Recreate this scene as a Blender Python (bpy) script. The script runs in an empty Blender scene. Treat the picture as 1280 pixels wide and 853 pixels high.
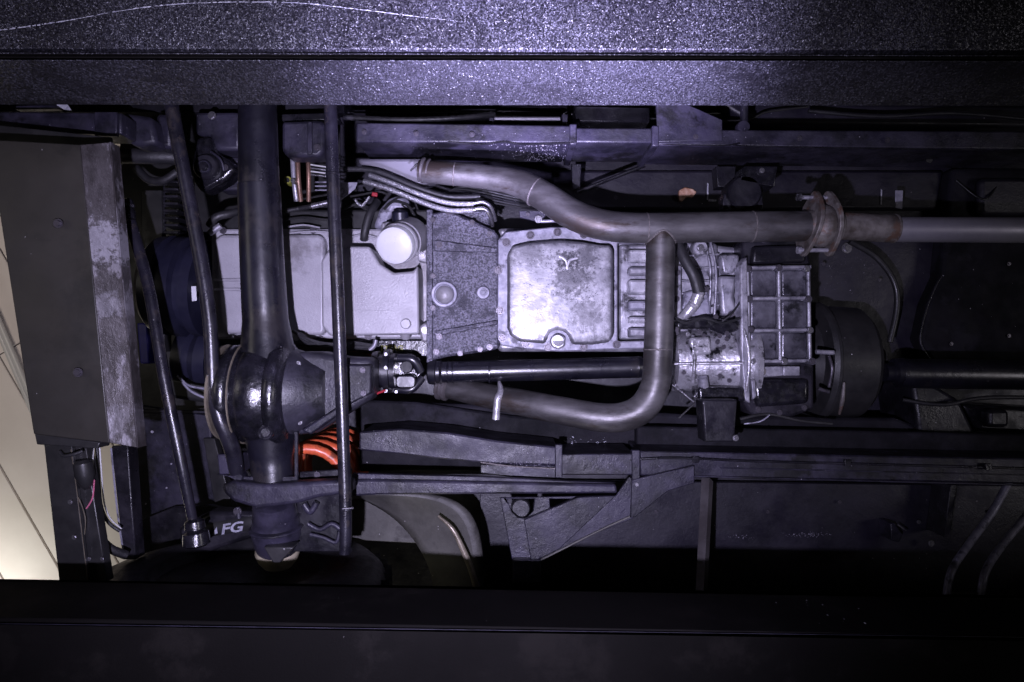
import bpy, bmesh, math, random
from mathutils import Vector, Matrix
from mathutils.geometry import tessellate_polygon
random.seed(7)
S = bpy.context.scene
COL = S.collection
R = math.radians
F = 853.0                       # focal length in photo pixels

# ------------------------------------------------------------------ camera, world, lamps, exposure
cam = bpy.data.cameras.new('camera'); cam.lens = 24; cam.sensor_width = 36
cam.clip_start = 0.02; cam.clip_end = 100
co = bpy.data.objects.new('camera', cam); COL.objects.link(co)
co.location = (0, 0, 0); co.rotation_euler = (math.pi, 0, 0); S.camera = co

w = bpy.data.worlds.new('World'); S.world = w; w.use_nodes = True
w.node_tree.nodes['Background'].inputs[0].default_value = (1.0, 0.9, 0.8, 1)
w.node_tree.nodes['Background'].inputs[1].default_value = 0.004
S.view_settings.view_transform = 'Standard'; S.view_settings.look = 'None'
S.view_settings.exposure = 0; S.view_settings.gamma = 1

def lamp(name, kind, loc, target, energy, color, **kw):
    l = bpy.data.lights.new(name, kind); l.energy = energy; l.color = color
    for k, v in kw.items(): setattr(l, k, v)
    o = bpy.data.objects.new(name, l); COL.objects.link(o); o.location = loc
    o.rotation_euler = (Vector(target) - Vector(loc)).to_track_quat('-Z', 'Y').to_euler()
    return o
VIOLET = (0.73, 0.68, 1.0)
lamp('torch_lamp', 'SPOT', (-0.11, 0.18, -0.02), (-0.16, -0.03, 1.6), 195, VIOLET, spot_size=R(89), spot_blend=1.0, shadow_soft_size=0.012)
lamp('ramp_spot', 'SPOT', (0.03, 0.32, 0.56), (0.03, -0.45, 1.14), 640, (0.64, 0.58, 1.0), spot_size=R(52), spot_blend=1.0, shadow_soft_size=0.03)  # added spot that brightens the top ramp and nearby rail
lamp('room_lamp', 'AREA', (-2.2, -0.3, 0.2), (-0.9, 0.1, 1.4), 1.6, (1.0, 0.92, 0.84), size=0.7)
lamp('side_lamp', 'AREA', (-0.3, 2.4, 1.30), (-0.3, 0.5, 1.56), 7, (1.0, 0.94, 0.78), size=0.5)
lamp('far_fill_lamp', 'AREA', (3.3, 0.2, -0.6), (1.2, 0, 1.6), 9, (0.98, 0.92, 1.0), size=0.7)
lamp('ceiling_lamp', 'AREA', (-3.65, 1.85, 3.95), (-3.5, 1.65, 4.6), 10, (1.0, 0.98, 0.90), size=0.4)
lamp('ceiling_wash_fill', 'AREA', (-3.2, -0.6, 2.2), (-3.4, 0.4, 4.6), 19, (1.0, 0.88, 0.79), size=1.0)  # added upward fill that washes the ceiling with light

# ------------------------------------------------------------------ helpers
def P(px, py, z): return Vector(((px - 640) / F * z, (py - 426.5) / F * z, z))
WORLD = {}
def link(name, me, mat=None, parent=None, label=None, bevel=0, seg=2, kind=None, smooth=35):
    c = Vector((0, 0, 0))
    if me.vertices:
        lo = Vector((1e9,) * 3); hi = -lo
        for v in me.vertices:
            for i in range(3):
                lo[i] = min(lo[i], v.co[i]); hi[i] = max(hi[i], v.co[i])
        c = (lo + hi) / 2
        me.transform(Matrix.Translation(-c))
    o = bpy.data.objects.new(name, me); COL.objects.link(o)
    WORLD[o.name] = c
    if parent: o.parent = parent; o.location = c - WORLD[parent.name]
    else: o.location = c
    if mat: me.materials.append(mat)
    if smooth:
        for p in me.polygons: p.use_smooth = True
        me.set_sharp_from_angle(angle=R(smooth))
    if bevel:
        b = o.modifiers.new('bevel', 'BEVEL'); b.width = bevel; b.segments = seg; b.limit_method = 'ANGLE'; b.angle_limit = R(30)
        b.harden_normals = False
    if label: o['label'] = label
    if kind: o['kind'] = kind
    return o
def bm_done(bm, name):
    bmesh.ops.recalc_face_normals(bm, faces=bm.faces)
    me = bpy.data.meshes.new(name); bm.to_mesh(me); bm.free(); return me
def empty(name, loc, label, cat, group=None):
    o = bpy.data.objects.new(name, None); COL.objects.link(o); o.location = loc; WORLD[o.name] = Vector(loc)
    o.empty_display_size = 0.1
    o['label'] = label; o['category'] = cat
    if group: o['group'] = group
    return o
def prism(name, poly, z0, z1, mat, parent, holes=(), bevel=0.002, label=None, kind=None, seg=2):
    """poly: outline of the near (lower) face; walls rise straight up by z1 - z0."""
    bm = bmesh.new()
    loops = []
    for lp in [poly] + list(holes):
        near = []
        for p in lp:
            z = p[2] if len(p) > 2 else z0
            near.append(P(p[0], p[1], z))
        loops.append(near)
    tri = tessellate_polygon([[Vector((v.x, v.y, 0)) for v in l] for l in loops])
    nv, fv = [], []
    for l in loops:
        for v in l:
            nv.append(bm.verts.new(v))
            fv.append(bm.verts.new((v.x, v.y, v.z + (z1 - z0))))
    if holes:
        for t in tri:
            try: bm.faces.new([nv[i] for i in t]); bm.faces.new([fv[i] for i in reversed(t)])
            except ValueError: pass
    else:
        flat = all(len(p) < 3 for p in poly)
        if flat: bm.faces.new(nv); bm.faces.new(fv[::-1])
        else:
            for t in tri:
                bm.faces.new([nv[i] for i in t]); bm.faces.new([fv[i] for i in reversed(t)])
    k = 0
    for l in loops:
        n = len(l)
        for i in range(n):
            a, b = k + i, k + (i + 1) % n
            try: bm.faces.new((nv[a], nv[b], fv[b], fv[a]))
            except ValueError: pass
        k += n
    return link(name, bm_done(bm, name), mat, parent, label, bevel, seg, kind)
def box(name, x0, y0, x1, y1, z0, z1, mat, parent, **k):
    return prism(name, [(x0, y0), (x1, y0), (x1, y1), (x0, y1)], z0, z1, mat, parent, **k)
def rrect(x0, y0, x1, y1, r, n=5):
    o = []
    for cx, cy, a0 in ((x1 - r, y0 + r, -90), (x1 - r, y1 - r, 0), (x0 + r, y1 - r, 90), (x0 + r, y0 + r, 180)):
        for i in range(n + 1):
            a = R(a0 + 90 * i / n); o.append((cx + r * math.cos(a), cy + r * math.sin(a)))
    return o
def circ(x, y, r, n=20, a0=0, a1=360):
    return [(x + r * math.cos(R(a0 + (a1 - a0) * i / n)), y + r * math.sin(R(a0 + (a1 - a0) * i / n))) for i in range(n)]
def frame_of(d):
    d = d.normalized(); u = Vector((0, 0, 1)) if abs(d.z) < 0.9 else Vector((0, 1, 0))
    s = d.cross(u).normalized(); return s, s.cross(d).normalized()
def spline(pts, n=6):
    out = []
    for i in range(len(pts) - 1):
        p0 = pts[max(i - 1, 0)]; p1 = pts[i]; p2 = pts[i + 1]; p3 = pts[min(i + 2, len(pts) - 1)]
        for k in range(n):
            t = k / n
            out.append(0.5 * ((2 * p1) + (p2 - p0) * t + (2 * p0 - 5 * p1 + 4 * p2 - p3) * t * t + (3 * p1 - p0 - 3 * p2 + p3) * t ** 3))
    out.append(pts[-1]); return out
def sweep(pts, rad, res=14, corr=0):
    bm = bmesh.new(); n = len(pts); prev = None; rings = []; run = 0
    for i, p in enumerate(pts):
        d = (pts[min(i + 1, n - 1)] - pts[max(i - 1, 0)]).normalized()
        if prev is None: s, u = frame_of(d)
        else:
            u = (prev - d * prev.dot(d)).normalized(); s = d.cross(u)
        prev = u
        r = rad[i] if isinstance(rad, list) else rad
        rings.append([bm.verts.new(p + (s * math.cos(2 * math.pi * k / res) + u * math.sin(2 * math.pi * k / res)) * r) for k in range(res)])
    for a, b in zip(rings, rings[1:]):
        for k in range(res): bm.faces.new((a[k], a[(k + 1) % res], b[(k + 1) % res], b[k]))
    bm.faces.new(rings[0]); bm.faces.new(rings[-1][::-1])
    return bm
def tube(name, pts, rpx, mat, parent, res=14, n=6, straight=False, label=None, ribs=0, kind=None):
    """pts (px, py, z); rpx radius in photo pixels at each point (number or list)."""
    W = [P(*p) for p in pts]
    rr = rpx if isinstance(rpx, (list, tuple)) else [rpx] * len(pts)
    rr = [r * p[2] / F for r, p in zip(rr, pts)]
    if straight or len(pts) == 2:
        if ribs:
            q = [W[0].lerp(W[-1], i / 40) for i in range(41)]; r2 = [rr[0] + (rr[-1] - rr[0]) * i / 40 for i in range(41)]
        else: q, r2 = W, rr
    else:
        q = spline(W, n); r2 = []
        for i in range(len(W) - 1):
            r2 += [rr[i] + (rr[i + 1] - rr[i]) * k / n for k in range(n)]
        r2.append(rr[-1])
    if ribs: r2 = [r * (1 + ribs * (1 if i % 2 else -1)) for i, r in enumerate(r2)]
    return link(name, bm_done(sweep(q, r2, res), name), mat, parent, label, 0, kind=kind, smooth=50)
def lathe(name, A, D, prof, mat, parent, res=32, label=None, smooth=30, squash=1):
    """revolve prof [(t, r)] (metres) about the axis through world point A along D."""
    A = Vector(A); D = Vector(D).normalized(); s, u = frame_of(D)
    bm = bmesh.new(); rings = []
    for t, r in prof:
        rings.append([bm.verts.new(A + D * t + (s * math.cos(2 * math.pi * k / res) * squash + u * math.sin(2 * math.pi * k / res)) * max(r, 1e-4)) for k in range(res)])
    for a, b in zip(rings, rings[1:]):
        for k in range(res): bm.faces.new((a[k], a[(k + 1) % res], b[(k + 1) % res], b[k]))
    bm.faces.new(rings[0]); bm.faces.new(rings[-1][::-1])
    return link(name, bm_done(bm, name), mat, parent, label, smooth=smooth)
def disc(name, x, y, z, rpx, h, mat, parent, prof=None, label=None, res=24):
    """a round boss whose face looks down at the camera, h metres tall (growing upward from z)"""
    r = rpx * z / F
    prof = prof or [(0, r * 0.86), (0.12 * r, r * 0.97), (0.25 * r, r), (h, r)]
    return lathe(name, P(x, y, z), (0, 0, 1), prof, mat, parent, res, label)
_bolt = {}
def bolt(x, y, z, rpx, mat, parent, name='bolt', label=None):
    key = mat.name
    if key not in _bolt:
        bm = bmesh.new(); rings = []
        for t, r, n in ((0.0, 0.5, 0), (0.0, 0.80, 1), (0.12, 0.9, 1), (0.55, 0.9, 1)):
            rings.append([bm.verts.new((r * math.cos(R(60 * k)), r * math.sin(R(60 * k)), t)) for k in range(6)])
        for a, b in zip(rings, rings[1:]):
            for k in range(6): bm.faces.new((a[k], a[(k + 1) % 6], b[(k + 1) % 6], b[k]))
        bm.faces.new(rings[0])
        w0 = [bm.verts.new((1.3 * math.cos(R(30 * k)), 1.3 * math.sin(R(30 * k)), 0.5)) for k in range(12)]
        w1 = [bm.verts.new((1.3 * math.cos(R(30 * k)), 1.3 * math.sin(R(30 * k)), 0.75)) for k in range(12)]
        bm.faces.new(w0)
        for k in range(12): bm.faces.new((w0[k], w0[(k + 1) % 12], w1[(k + 1) % 12], w1[k]))
        me = bm_done(bm, 'bolt'); me.materials.append(mat); _bolt[key] = me
    s = rpx * z / F
    o = bpy.data.objects.new(name, _bolt[key]); COL.objects.link(o); o.parent = parent
    wl = P(x, y, z - 0.006); WORLD[o.name] = wl
    o.location = wl - WORLD[parent.name]; o.scale = (s, s, s); o.rotation_euler = (0, 0, random.uniform(0, 1))
    if label: o['label'] = label
    return o

# ------------------------------------------------------------------ materials
def M(name, c1, c2=None, rough=(0.35, 0.6), metal=0.0, ns=9, bump=0.15, bs=90, speck=0.0, sc=(0.5, 0.48, 0.5), ss=120,
      glitter=0, contrast=0.12, third=None, spec=0.5, ns3=3, stretch=None, srad=0.13, coat=0, gz=1.0, blobs=(), blobc=(0.04, 0.038, 0.05), edge=None):
    m = bpy.data.materials.new(name); m.use_nodes = True; nt = m.node_tree; N = nt.nodes; L = nt.links
    b = N['Principled BSDF']; c2 = c2 or c1
    tc = N.new('ShaderNodeTexCoord'); src = tc.outputs['Object']
    if stretch:
        mp = N.new('ShaderNodeMapping'); mp.inputs['Scale'].default_value = stretch; L.new(src, mp.inputs[0]); vec = mp.outputs[0]
    else: vec = src
    oi = N.new('ShaderNodeObjectInfo'); rs = N.new('ShaderNodeMath'); rs.operation = 'MULTIPLY'; L.new(oi.outputs['Random'], rs.inputs[0]); rs.inputs[1].default_value = 7.0
    av = N.new('ShaderNodeVectorMath'); av.operation = 'ADD'; L.new(vec, av.inputs[0]); L.new(rs.outputs[0], av.inputs[1]); vec = av.outputs[0]
    def noise(scale, detail=6, rg=0.6, v=None):
        n = N.new('ShaderNodeTexNoise'); n.inputs['Scale'].default_value = scale; n.inputs['Detail'].default_value = detail
        n.inputs['Roughness'].default_value = rg; L.new(v or vec, n.inputs['Vector']); return n.outputs['Fac']
    def mrange(f, a, c, lo=0, hi=1):
        r = N.new('ShaderNodeMapRange'); r.inputs[1].default_value = a; r.inputs[2].default_value = c
        r.inputs[3].default_value = lo; r.inputs[4].default_value = hi; L.new(f, r.inputs[0]); return r.outputs[0]
    def mix(f, a, c):
        x = N.new('ShaderNodeMix'); x.data_type = 'RGBA'; L.new(f, x.inputs[0])
        for i, v in ((6, a), (7, c)):
            if isinstance(v, tuple): x.inputs[i].default_value = (*v, 1)
            else: L.new(v, x.inputs[i])
        return x.outputs[2]
    gmp = N.new('ShaderNodeMapping'); gmp.inputs['Scale'].default_value = (1, 1, gz); L.new(src, gmp.inputs[0]); gsrc = gmp.outputs[0]
    n1 = noise(ns, 8, 0.65)
    col = mix(mrange(n1, 0.5 - contrast, 0.5 + contrast), c1, c2)
    if third: col = mix(mrange(noise(ns3, 7, 0.7), 0.54, 0.62), col, third)
    if speck:
        v = N.new('ShaderNodeTexVoronoi'); v.inputs['Scale'].default_value = ss; L.new(gsrc, v.inputs['Vector'])
        sep = N.new('ShaderNodeSeparateColor'); L.new(v.outputs['Color'], sep.inputs[0])
        rad = N.new('ShaderNodeMath'); rad.operation = 'MULTIPLY'; L.new(sep.outputs[1], rad.inputs[0]); rad.inputs[1].default_value = srad
        lt = N.new('ShaderNodeMath'); lt.operation = 'LESS_THAN'; L.new(v.outputs['Distance'], lt.inputs[0]); L.new(rad.outputs[0], lt.inputs[1])
        gate = N.new('ShaderNodeMath'); gate.operation = 'LESS_THAN'; L.new(sep.outputs[0], gate.inputs[0])
        L.new(mrange(noise(6, 4, 0.7, src), 0.42, 0.68, 0, speck * 2), gate.inputs[1])
        mu = N.new('ShaderNodeMath'); mu.operation = 'MULTIPLY'; L.new(lt.outputs[0], mu.inputs[0]); L.new(gate.outputs[0], mu.inputs[1])
        col = mix(mu.outputs[0], col, sc)
    def math_(op, a, c):
        x = N.new('ShaderNodeMath'); x.operation = op; x.use_clamp = False
        for i, v in ((0, a), (1, c)):
            if isinstance(v, (int, float)): x.inputs[i].default_value = v
            else: L.new(v, x.inputs[i])
        return x.outputs[0]
    for bx_, by_, br_, bs_ in blobs:
        d = N.new('ShaderNodeVectorMath'); d.operation = 'DISTANCE'
        sp = N.new('ShaderNodeSeparateXYZ'); L.new(src, sp.inputs[0]); cb = N.new('ShaderNodeCombineXYZ')
        L.new(sp.outputs[0], cb.inputs[0]); L.new(sp.outputs[1], cb.inputs[1])
        L.new(cb.outputs[0], d.inputs[0]); d.inputs[1].default_value = (bx_, by_, 0)
        q = math_('SUBTRACT', 1.0, math_('DIVIDE', d.outputs['Value'], br_))
        q = math_('ADD', q, math_('MULTIPLY', math_('SUBTRACT', noise(85, 8, 0.75, src), 0.5), 3.6))
        col = mix(mrange(q, 0.15, 0.5, 0, bs_), col, blobc)
    if edge:  # darkens the colour toward the rim: grime plus painted side shade
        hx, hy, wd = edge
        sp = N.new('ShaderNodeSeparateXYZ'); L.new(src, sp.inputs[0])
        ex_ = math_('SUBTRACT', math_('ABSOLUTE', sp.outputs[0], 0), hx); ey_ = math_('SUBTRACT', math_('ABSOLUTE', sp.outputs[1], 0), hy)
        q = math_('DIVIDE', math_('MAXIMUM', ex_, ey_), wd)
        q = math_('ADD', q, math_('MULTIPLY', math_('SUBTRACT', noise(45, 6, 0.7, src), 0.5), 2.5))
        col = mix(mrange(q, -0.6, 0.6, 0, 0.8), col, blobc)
    L.new(col, b.inputs['Base Color'])
    L.new(mrange(noise(ns * 2.3, 6), 0.35, 0.65, rough[0], rough[1]), b.inputs['Roughness'])
    b.inputs['Metallic'].default_value = metal
    b.inputs['Specular IOR Level'].default_value = spec
    if coat: b.inputs['Coat Weight'].default_value = coat; b.inputs['Coat Roughness'].default_value = 0.12
    nrm = None
    if bump:
        bp = N.new('ShaderNodeBump'); bp.inputs['Strength'].default_value = bump; bp.inputs['Distance'].default_value = 0.004
        L.new(noise(bs, 6, 0.7), bp.inputs['Height']); nrm = bp.outputs[0]
    if glitter:
        v = N.new('ShaderNodeTexVoronoi'); v.inputs['Scale'].default_value = 700; L.new(gsrc, v.inputs['Vector'])
        sb = N.new('ShaderNodeVectorMath'); sb.operation = 'SUBTRACT'; L.new(v.outputs['Color'], sb.inputs[0]); sb.inputs[1].default_value = (0.5, 0.5, 0.5)
        sl = N.new('ShaderNodeVectorMath'); sl.operation = 'SCALE'; L.new(sb.outputs[0], sl.inputs[0]); sl.inputs['Scale'].default_value = glitter
        ge = N.new('ShaderNodeNewGeometry')
        ad = N.new('ShaderNodeVectorMath'); ad.operation = 'ADD'; L.new(nrm or ge.outputs['Normal'], ad.inputs[0]); L.new(sl.outputs[0], ad.inputs[1])
        nm = N.new('ShaderNodeVectorMath'); nm.operation = 'NORMALIZE'; L.new(ad.outputs[0], nm.inputs[0]); nrm = nm.outputs[0]
    if nrm: L.new(nrm, b.inputs['Normal'])
    return m

RAMP = M('ramp_paint', (0.013, 0.0125, 0.017), (0.024, 0.023, 0.030), (0.30, 0.42), 0.2, ns=240, contrast=0.08, bump=0.25, bs=300, speck=1.6, ss=620, srad=0.62, glitter=1.2, sc=(0.078, 0.078, 0.098), gz=0.4)
RAMPD = M('ramp_paint_shaded', (0.0030, 0.0027, 0.0027), (0.0050, 0.0045, 0.0045), (0.6, 0.75), 0.0, ns=2.5, bump=0.15, bs=260, speck=0.02, ss=120, srad=0.06, spec=0.04, third=(0.007, 0.0062, 0.006), ns3=5)  # same ramp paint with shade put into its colour for the lower ramp
CHALK = M('scratch_bare', (0.55, 0.55, 0.6), (0.2, 0.2, 0.25), ns=120)
FLOOR = M('underseal', (0.008, 0.007, 0.013), (0.019, 0.0165, 0.028), (0.35, 0.6), 0, ns=5, bump=0.35, bs=40, speck=0.14, ss=100, third=(0.022, 0.020, 0.028), ns3=1.6)
RAIL = M('chassis_paint', (0.008, 0.0075, 0.013), (0.030, 0.027, 0.045), (0.34, 0.6), 0, ns=9, bump=0.4, bs=60, speck=0.22, ss=140, sc=(0.40, 0.38, 0.44), third=(0.006, 0.0055, 0.0075), ns3=6, spec=0.4, contrast=0.09)
RAILD = M('chassis_paint_oily', (0.005, 0.005, 0.0065), (0.014, 0.013, 0.018), (0.2, 0.5), 0, ns=9, bump=0.3, bs=60, speck=0.06, ss=110, spec=0.35, third=(0.022, 0.020, 0.027), ns3=4)
AXLE = M('axle_gloss_black', (0.004, 0.0038, 0.007), (0.010, 0.0095, 0.016), (0.26, 0.34), 0.0, ns=10, bump=0.14, bs=40, speck=0.06, ss=150, spec=0.9, third=(0.018, 0.016, 0.018), ns3=9)
OILY = M('oily_black', (0.005, 0.005, 0.0065), (0.014, 0.013, 0.019), (0.14, 0.34), 0.1, ns=30, bump=0.35, bs=50, coat=0.5, spec=0.9)
ROD = M('rod_black', (0.006, 0.0056, 0.009), (0.014, 0.013, 0.020), (0.25, 0.36), 0.0, ns=20, bump=0.16, bs=90, speck=0.12, ss=180, spec=0.6, third=(0.026, 0.022, 0.022), ns3=26)
SUMP = M('sump_silver_paint', (0.27, 0.26, 0.29), (0.35, 0.34, 0.375), (0.32, 0.5), 0.15, ns=6, bump=0.25, bs=210, third=(0.18, 0.17, 0.185), ns3=4, speck=0.5, sc=(0.06, 0.05, 0.06), ss=190)
WHITE = M('filter_white', (0.62, 0.62, 0.65), (0.55, 0.55, 0.59), (0.25, 0.35), 0, ns=14, bump=0.03, speck=0.15, sc=(0.1,0.1,0.1), ss=200)
BELL = M('mottled_cast', (0.018, 0.017, 0.028), (0.145, 0.14, 0.185), (0.25, 0.55), 0.35, ns=240, bump=0.5, bs=200, contrast=0.09, third=(0.022, 0.021, 0.034), ns3=13)
PANM = dict(rough=(0.25, 0.45), metal=0.3, ns=26, bump=0.15, bs=60, contrast=0.10, third=(0.24, 0.235, 0.27), ns3=24, speck=0.6, sc=(0.06, 0.06, 0.08), ss=170, srad=0.25)
PAN = M('worn_alu', (0.36, 0.35, 0.40), (0.55, 0.54, 0.60), **PANM)
PANS = M('worn_alu_pan_stained_shaded', (0.27, 0.265, 0.30), (0.43, 0.42, 0.465), **PANM, blobs=[(0.026, -0.030, 0.060, 0.7), (0.016, -0.072, 0.032, 0.95), (0.055, -0.080, 0.04, 0.7), (0.06, 0.05, 0.05, 0.55), (-0.07, -0.09, 0.05, 0.5)], blobc=(0.045, 0.043, 0.055), edge=(0.108, 0.104, 0.014))  # oil stains, plus an edge ring for grime and shade of the sides
FLANGE = M('flange_grey', (0.20, 0.195, 0.25), (0.32, 0.31, 0.38), (0.4, 0.6), 0.3, ns=40, bump=0.3, bs=90, third=(0.09, 0.085, 0.11), ns3=30)
CAST = M('cast_alu_dirty', (0.17, 0.165, 0.20), (0.40, 0.39, 0.44), (0.3, 0.5), 0.45, ns=22, bump=0.3, bs=90, third=(0.035, 0.033, 0.04), ns3=14)
CASTO = M('cast_alu_oiled', (0.30, 0.29, 0.32), (0.58, 0.57, 0.62), (0.16, 0.36), 0.6, ns=18, bump=0.5, bs=60, third=(0.012, 0.012, 0.014), ns3=26)
COVER = M('cover_plate', (0.045, 0.043, 0.055), (0.15, 0.145, 0.175), (0.2, 0.38), 0.35, ns=16, bump=0.2, bs=80, third=(0.018, 0.018, 0.022), ns3=14, coat=0.3)
EXH = M('exhaust_steel', (0.046, 0.043, 0.044), (0.125, 0.119, 0.124), (0.38, 0.56), 0.5, ns=8, bump=0.16, bs=60, third=(0.038, 0.029, 0.025), ns3=6, contrast=0.10, speck=0.2, sc=(0.02,0.02,0.02), ss=150, stretch=(0.6, 1.6, 1))
EXHD = M('exhaust_steel_sooty', (0.07, 0.062, 0.065), (0.12, 0.11, 0.115), (0.38, 0.5), 0.4, ns=14, bump=0.14, bs=70, third=(0.06, 0.05, 0.047), ns3=8)
EXHT = M('exhaust_tailpipe', (0.20, 0.19, 0.23), (0.26, 0.25, 0.29), (0.4, 0.55), 0.4, ns=5, bump=0.05, bs=70)
RUST = M('rusty_steel', (0.06, 0.05, 0.045), (0.17, 0.155, 0.15), (0.4, 0.7), 0.35, ns=24, bump=0.3, bs=110, third=(0.10, 0.06, 0.045), ns3=20)
WELD = M('weld_bead', (0.22, 0.20, 0.20), (0.10, 0.09, 0.09), (0.4, 0.6), 0.5, ns=120, bump=0.6, bs=300)
PLATE = M('skid_steel', (0.025, 0.023, 0.020), (0.037, 0.034, 0.029), (0.4, 0.55), 0.1, ns=4, bump=0.06, bs=60, third=(0.019, 0.018, 0.016), ns3=3, speck=0.05, ss=90)
PLATEF = M('skid_flange_dusty', (0.032, 0.028, 0.028), (0.065, 0.058, 0.060), (0.3, 0.5), 0.3, ns=26, bump=0.4, bs=60, third=(0.17, 0.16, 0.175), ns3=30, stretch=(1, 0.5, 1), contrast=0.09, blobs=[(-0.02, -0.10, 0.05, 0.8), (0.0, 0.02, 0.03, 0.35), (0.01, 0.24, 0.04, 0.2)], blobc=(0.26, 0.25, 0.28))
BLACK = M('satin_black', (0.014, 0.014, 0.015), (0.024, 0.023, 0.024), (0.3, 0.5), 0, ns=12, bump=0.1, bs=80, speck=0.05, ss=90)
RUBBER = M('rubber_black', (0.010, 0.010, 0.012), (0.022, 0.021, 0.024), (0.4, 0.6), 0, ns=20, bump=0.3, bs=150)
STEEL = M('plated_bolt', (0.45, 0.44, 0.47), (0.28, 0.27, 0.3), (0.2, 0.4), 0.9, ns=60, bump=0.1)
DBOLT = M('dark_bolt', (0.06, 0.055, 0.065), (0.11, 0.10, 0.12), (0.25, 0.45), 0.6, ns=60, bump=0.1)
BRAID = M('braided_steel', (0.20, 0.20, 0.22), (0.55, 0.54, 0.58), (0.25, 0.4), 0.8, ns=400, bump=0.5, bs=600)
BOOT = M('foil_sleeve', (0.4, 0.39, 0.43), (0.6, 0.58, 0.63), (0.25, 0.4), 0.6, ns=60, bump=0.3)
ORANGE = M('spring_orange', (0.62, 0.115, 0.045), (0.48, 0.08, 0.03), (0.3, 0.45), 0, ns=30, bump=0.08, third=(0.20, 0.05, 0.025), ns3=20)
BRASS = M('hub_tan_metal', (0.24, 0.21, 0.16), (0.14, 0.12, 0.09), (0.3, 0.5), 0.4, ns=30, bump=0.2)
COPPER = M('copper_pipe', (0.24, 0.14, 0.10), (0.14, 0.09, 0.07), (0.35, 0.5), 0.6, ns=30)
BLUE = M('light_spot_blue', (0.10, 0.09, 0.75), (0.08, 0.07, 0.6), (0.3, 0.4))  # colour of the painted light spot
PULLEY = M('pulley_blueblack', (0.010, 0.010, 0.022), (0.017, 0.017, 0.034), (0.3, 0.45), 0.1, ns=8, bump=0.05)
ARCH = M('arch_sheet', (0.045, 0.043, 0.040), (0.085, 0.082, 0.074), (0.5, 0.7), 0, ns=7, bump=0.25, bs=60, third=(0.028, 0.026, 0.024), ns3=8, speck=0.15)
RED = M('red_plastic', (0.28, 0.015, 0.025))
RAILM = M('chassis_matte', (0.005, 0.005, 0.0065), (0.012, 0.011, 0.015), (0.6, 0.8), 0, ns=9, bump=0.4, bs=60, speck=0.08, ss=120, spec=0.12, third=(0.017, 0.016, 0.022), ns3=5); YELLOW = M('yellow_mark', (0.26, 0.26, 0.04), (0.10, 0.10, 0.02), ns=200); LETTER = M('white_letter', (0.36, 0.36, 0.42), (0.2, 0.2, 0.25), ns=90)
HUB = M('hub_tan_lit', (0.50, 0.45, 0.32), (0.34, 0.30, 0.22), (0.3, 0.5), 0.3, ns=30, bump=0.2)  # tan metal made paler to carry the warm light falling on it
PINION = M('pinion_cast', (0.013, 0.0125, 0.018), (0.032, 0.030, 0.042), (0.3, 0.5), 0, ns=14, bump=0.4, bs=80, speck=0.1, ss=130, third=(0.008, 0.008, 0.010), ns3=8)
WIREW = M('grey_wire', (0.5, 0.5, 0.5), rough=(0.3, 0.4)); PINK = M('pink_wire', (0.45, 0.12, 0.2))
CEIL = M('ceiling_panel', (0.64, 0.59, 0.56), (0.70, 0.65, 0.62), (0.5, 0.6), 0, ns=2, bump=0.02)
DUST = M('dust_patch', (0.32, 0.30, 0.36), (0.20, 0.19, 0.24), (0.6, 0.8), ns=90, bump=0.5)
SPOTR = M('sealant_rust', (0.55, 0.36, 0.26), (0.3, 0.14, 0.08), (0.5, 0.7), ns=60, bump=0.4)

# ------------------------------------------------------------------ room
ceil = link('ceiling', bm_done((lambda b: (bmesh.ops.create_grid(b, x_segments=1, y_segments=1, size=9), b)[1])(bmesh.new()), 'ceiling'), CEIL, kind='structure')
ceil.location = (0, 0, 4.62); WORLD['ceiling'] = Vector((0, 0, 4.62))
ang = R(60); dv = Vector((math.cos(ang), math.sin(ang), 0)); nv_ = Vector((-dv.y, dv.x, 0))
pw, pl = 0.36, 3.0
c0 = P(20, 560, 4.5)
bm = bmesh.new()
for v in bmesh.ops.create_cube(bm, size=1)['verts']: v.co = Vector((v.co.x * (pl - 0.008), v.co.y * (pw - 0.010), v.co.z * 0.02))
pm = bm_done(bm, 'panel'); pm.materials.append(CEIL)
for i in range(-4, 7):
    for j in range(-1, 2):
        o = bpy.data.objects.new('panel', pm); COL.objects.link(o); o.parent = ceil
        q = c0 + nv_ * (i * pw) + dv * (j * pl + (0.9 if i % 2 else 0.1))
        o.location = Vector((q.x, q.y, 4.55)) - WORLD['ceiling']; o.rotation_euler = (R(random.uniform(-.25, .25)), 0, ang)
        bv = o.modifiers.new('bevel', 'BEVEL'); bv.width = 0.004
for k, (a, b) in enumerate((((-60, 262), (60, 545)), ((-60, 276), (60, 559)))):
    o = tube('conduit', [(a[0], a[1], 4.5), (b[0], b[1], 4.5)], 3.4, WIREW, ceil)

# ------------------------------------------------------------------ lift ramps
def span(y0, y1, z, ya, yb):   # quad from x=-260 to 1540 with edge ordinates given at x=0 and x=1280
    f = lambda p, q, x: p + (q - p) * x / 1280
    return [(-1900, f(y0, y1, -1900)), (3200, f(y0, y1, 3200)), (3200, f(ya, yb, 3200)), (-1900, f(ya, yb, -1900))]
rt = empty('lift_ramp', P(640, 20, 1.22), 'speckled black steel lift ramp with a long curved scratch across the top of the view', 'lift ramp', 'steel ramps of the car lift')
prism('underside_plate', span(-420, -420, 1, 61, 63), 1.0, 1.02, RAMP, rt)
prism('side_rail', span(70, 71, 1, 73, 74)[::-1], 1.014, 1.02, RAMPD, rt, bevel=0.001)
f_ = prism('side_panel', span(75, 76.5, 1, 76, 77.5), 1.0, 1.187, RAMP, rt, bevel=0.0003)
prism('groove_strip', span(61, 62.5, 1, 76, 77.5), 1.019, 1.03, RAMPD, rt, bevel=0)
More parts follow.
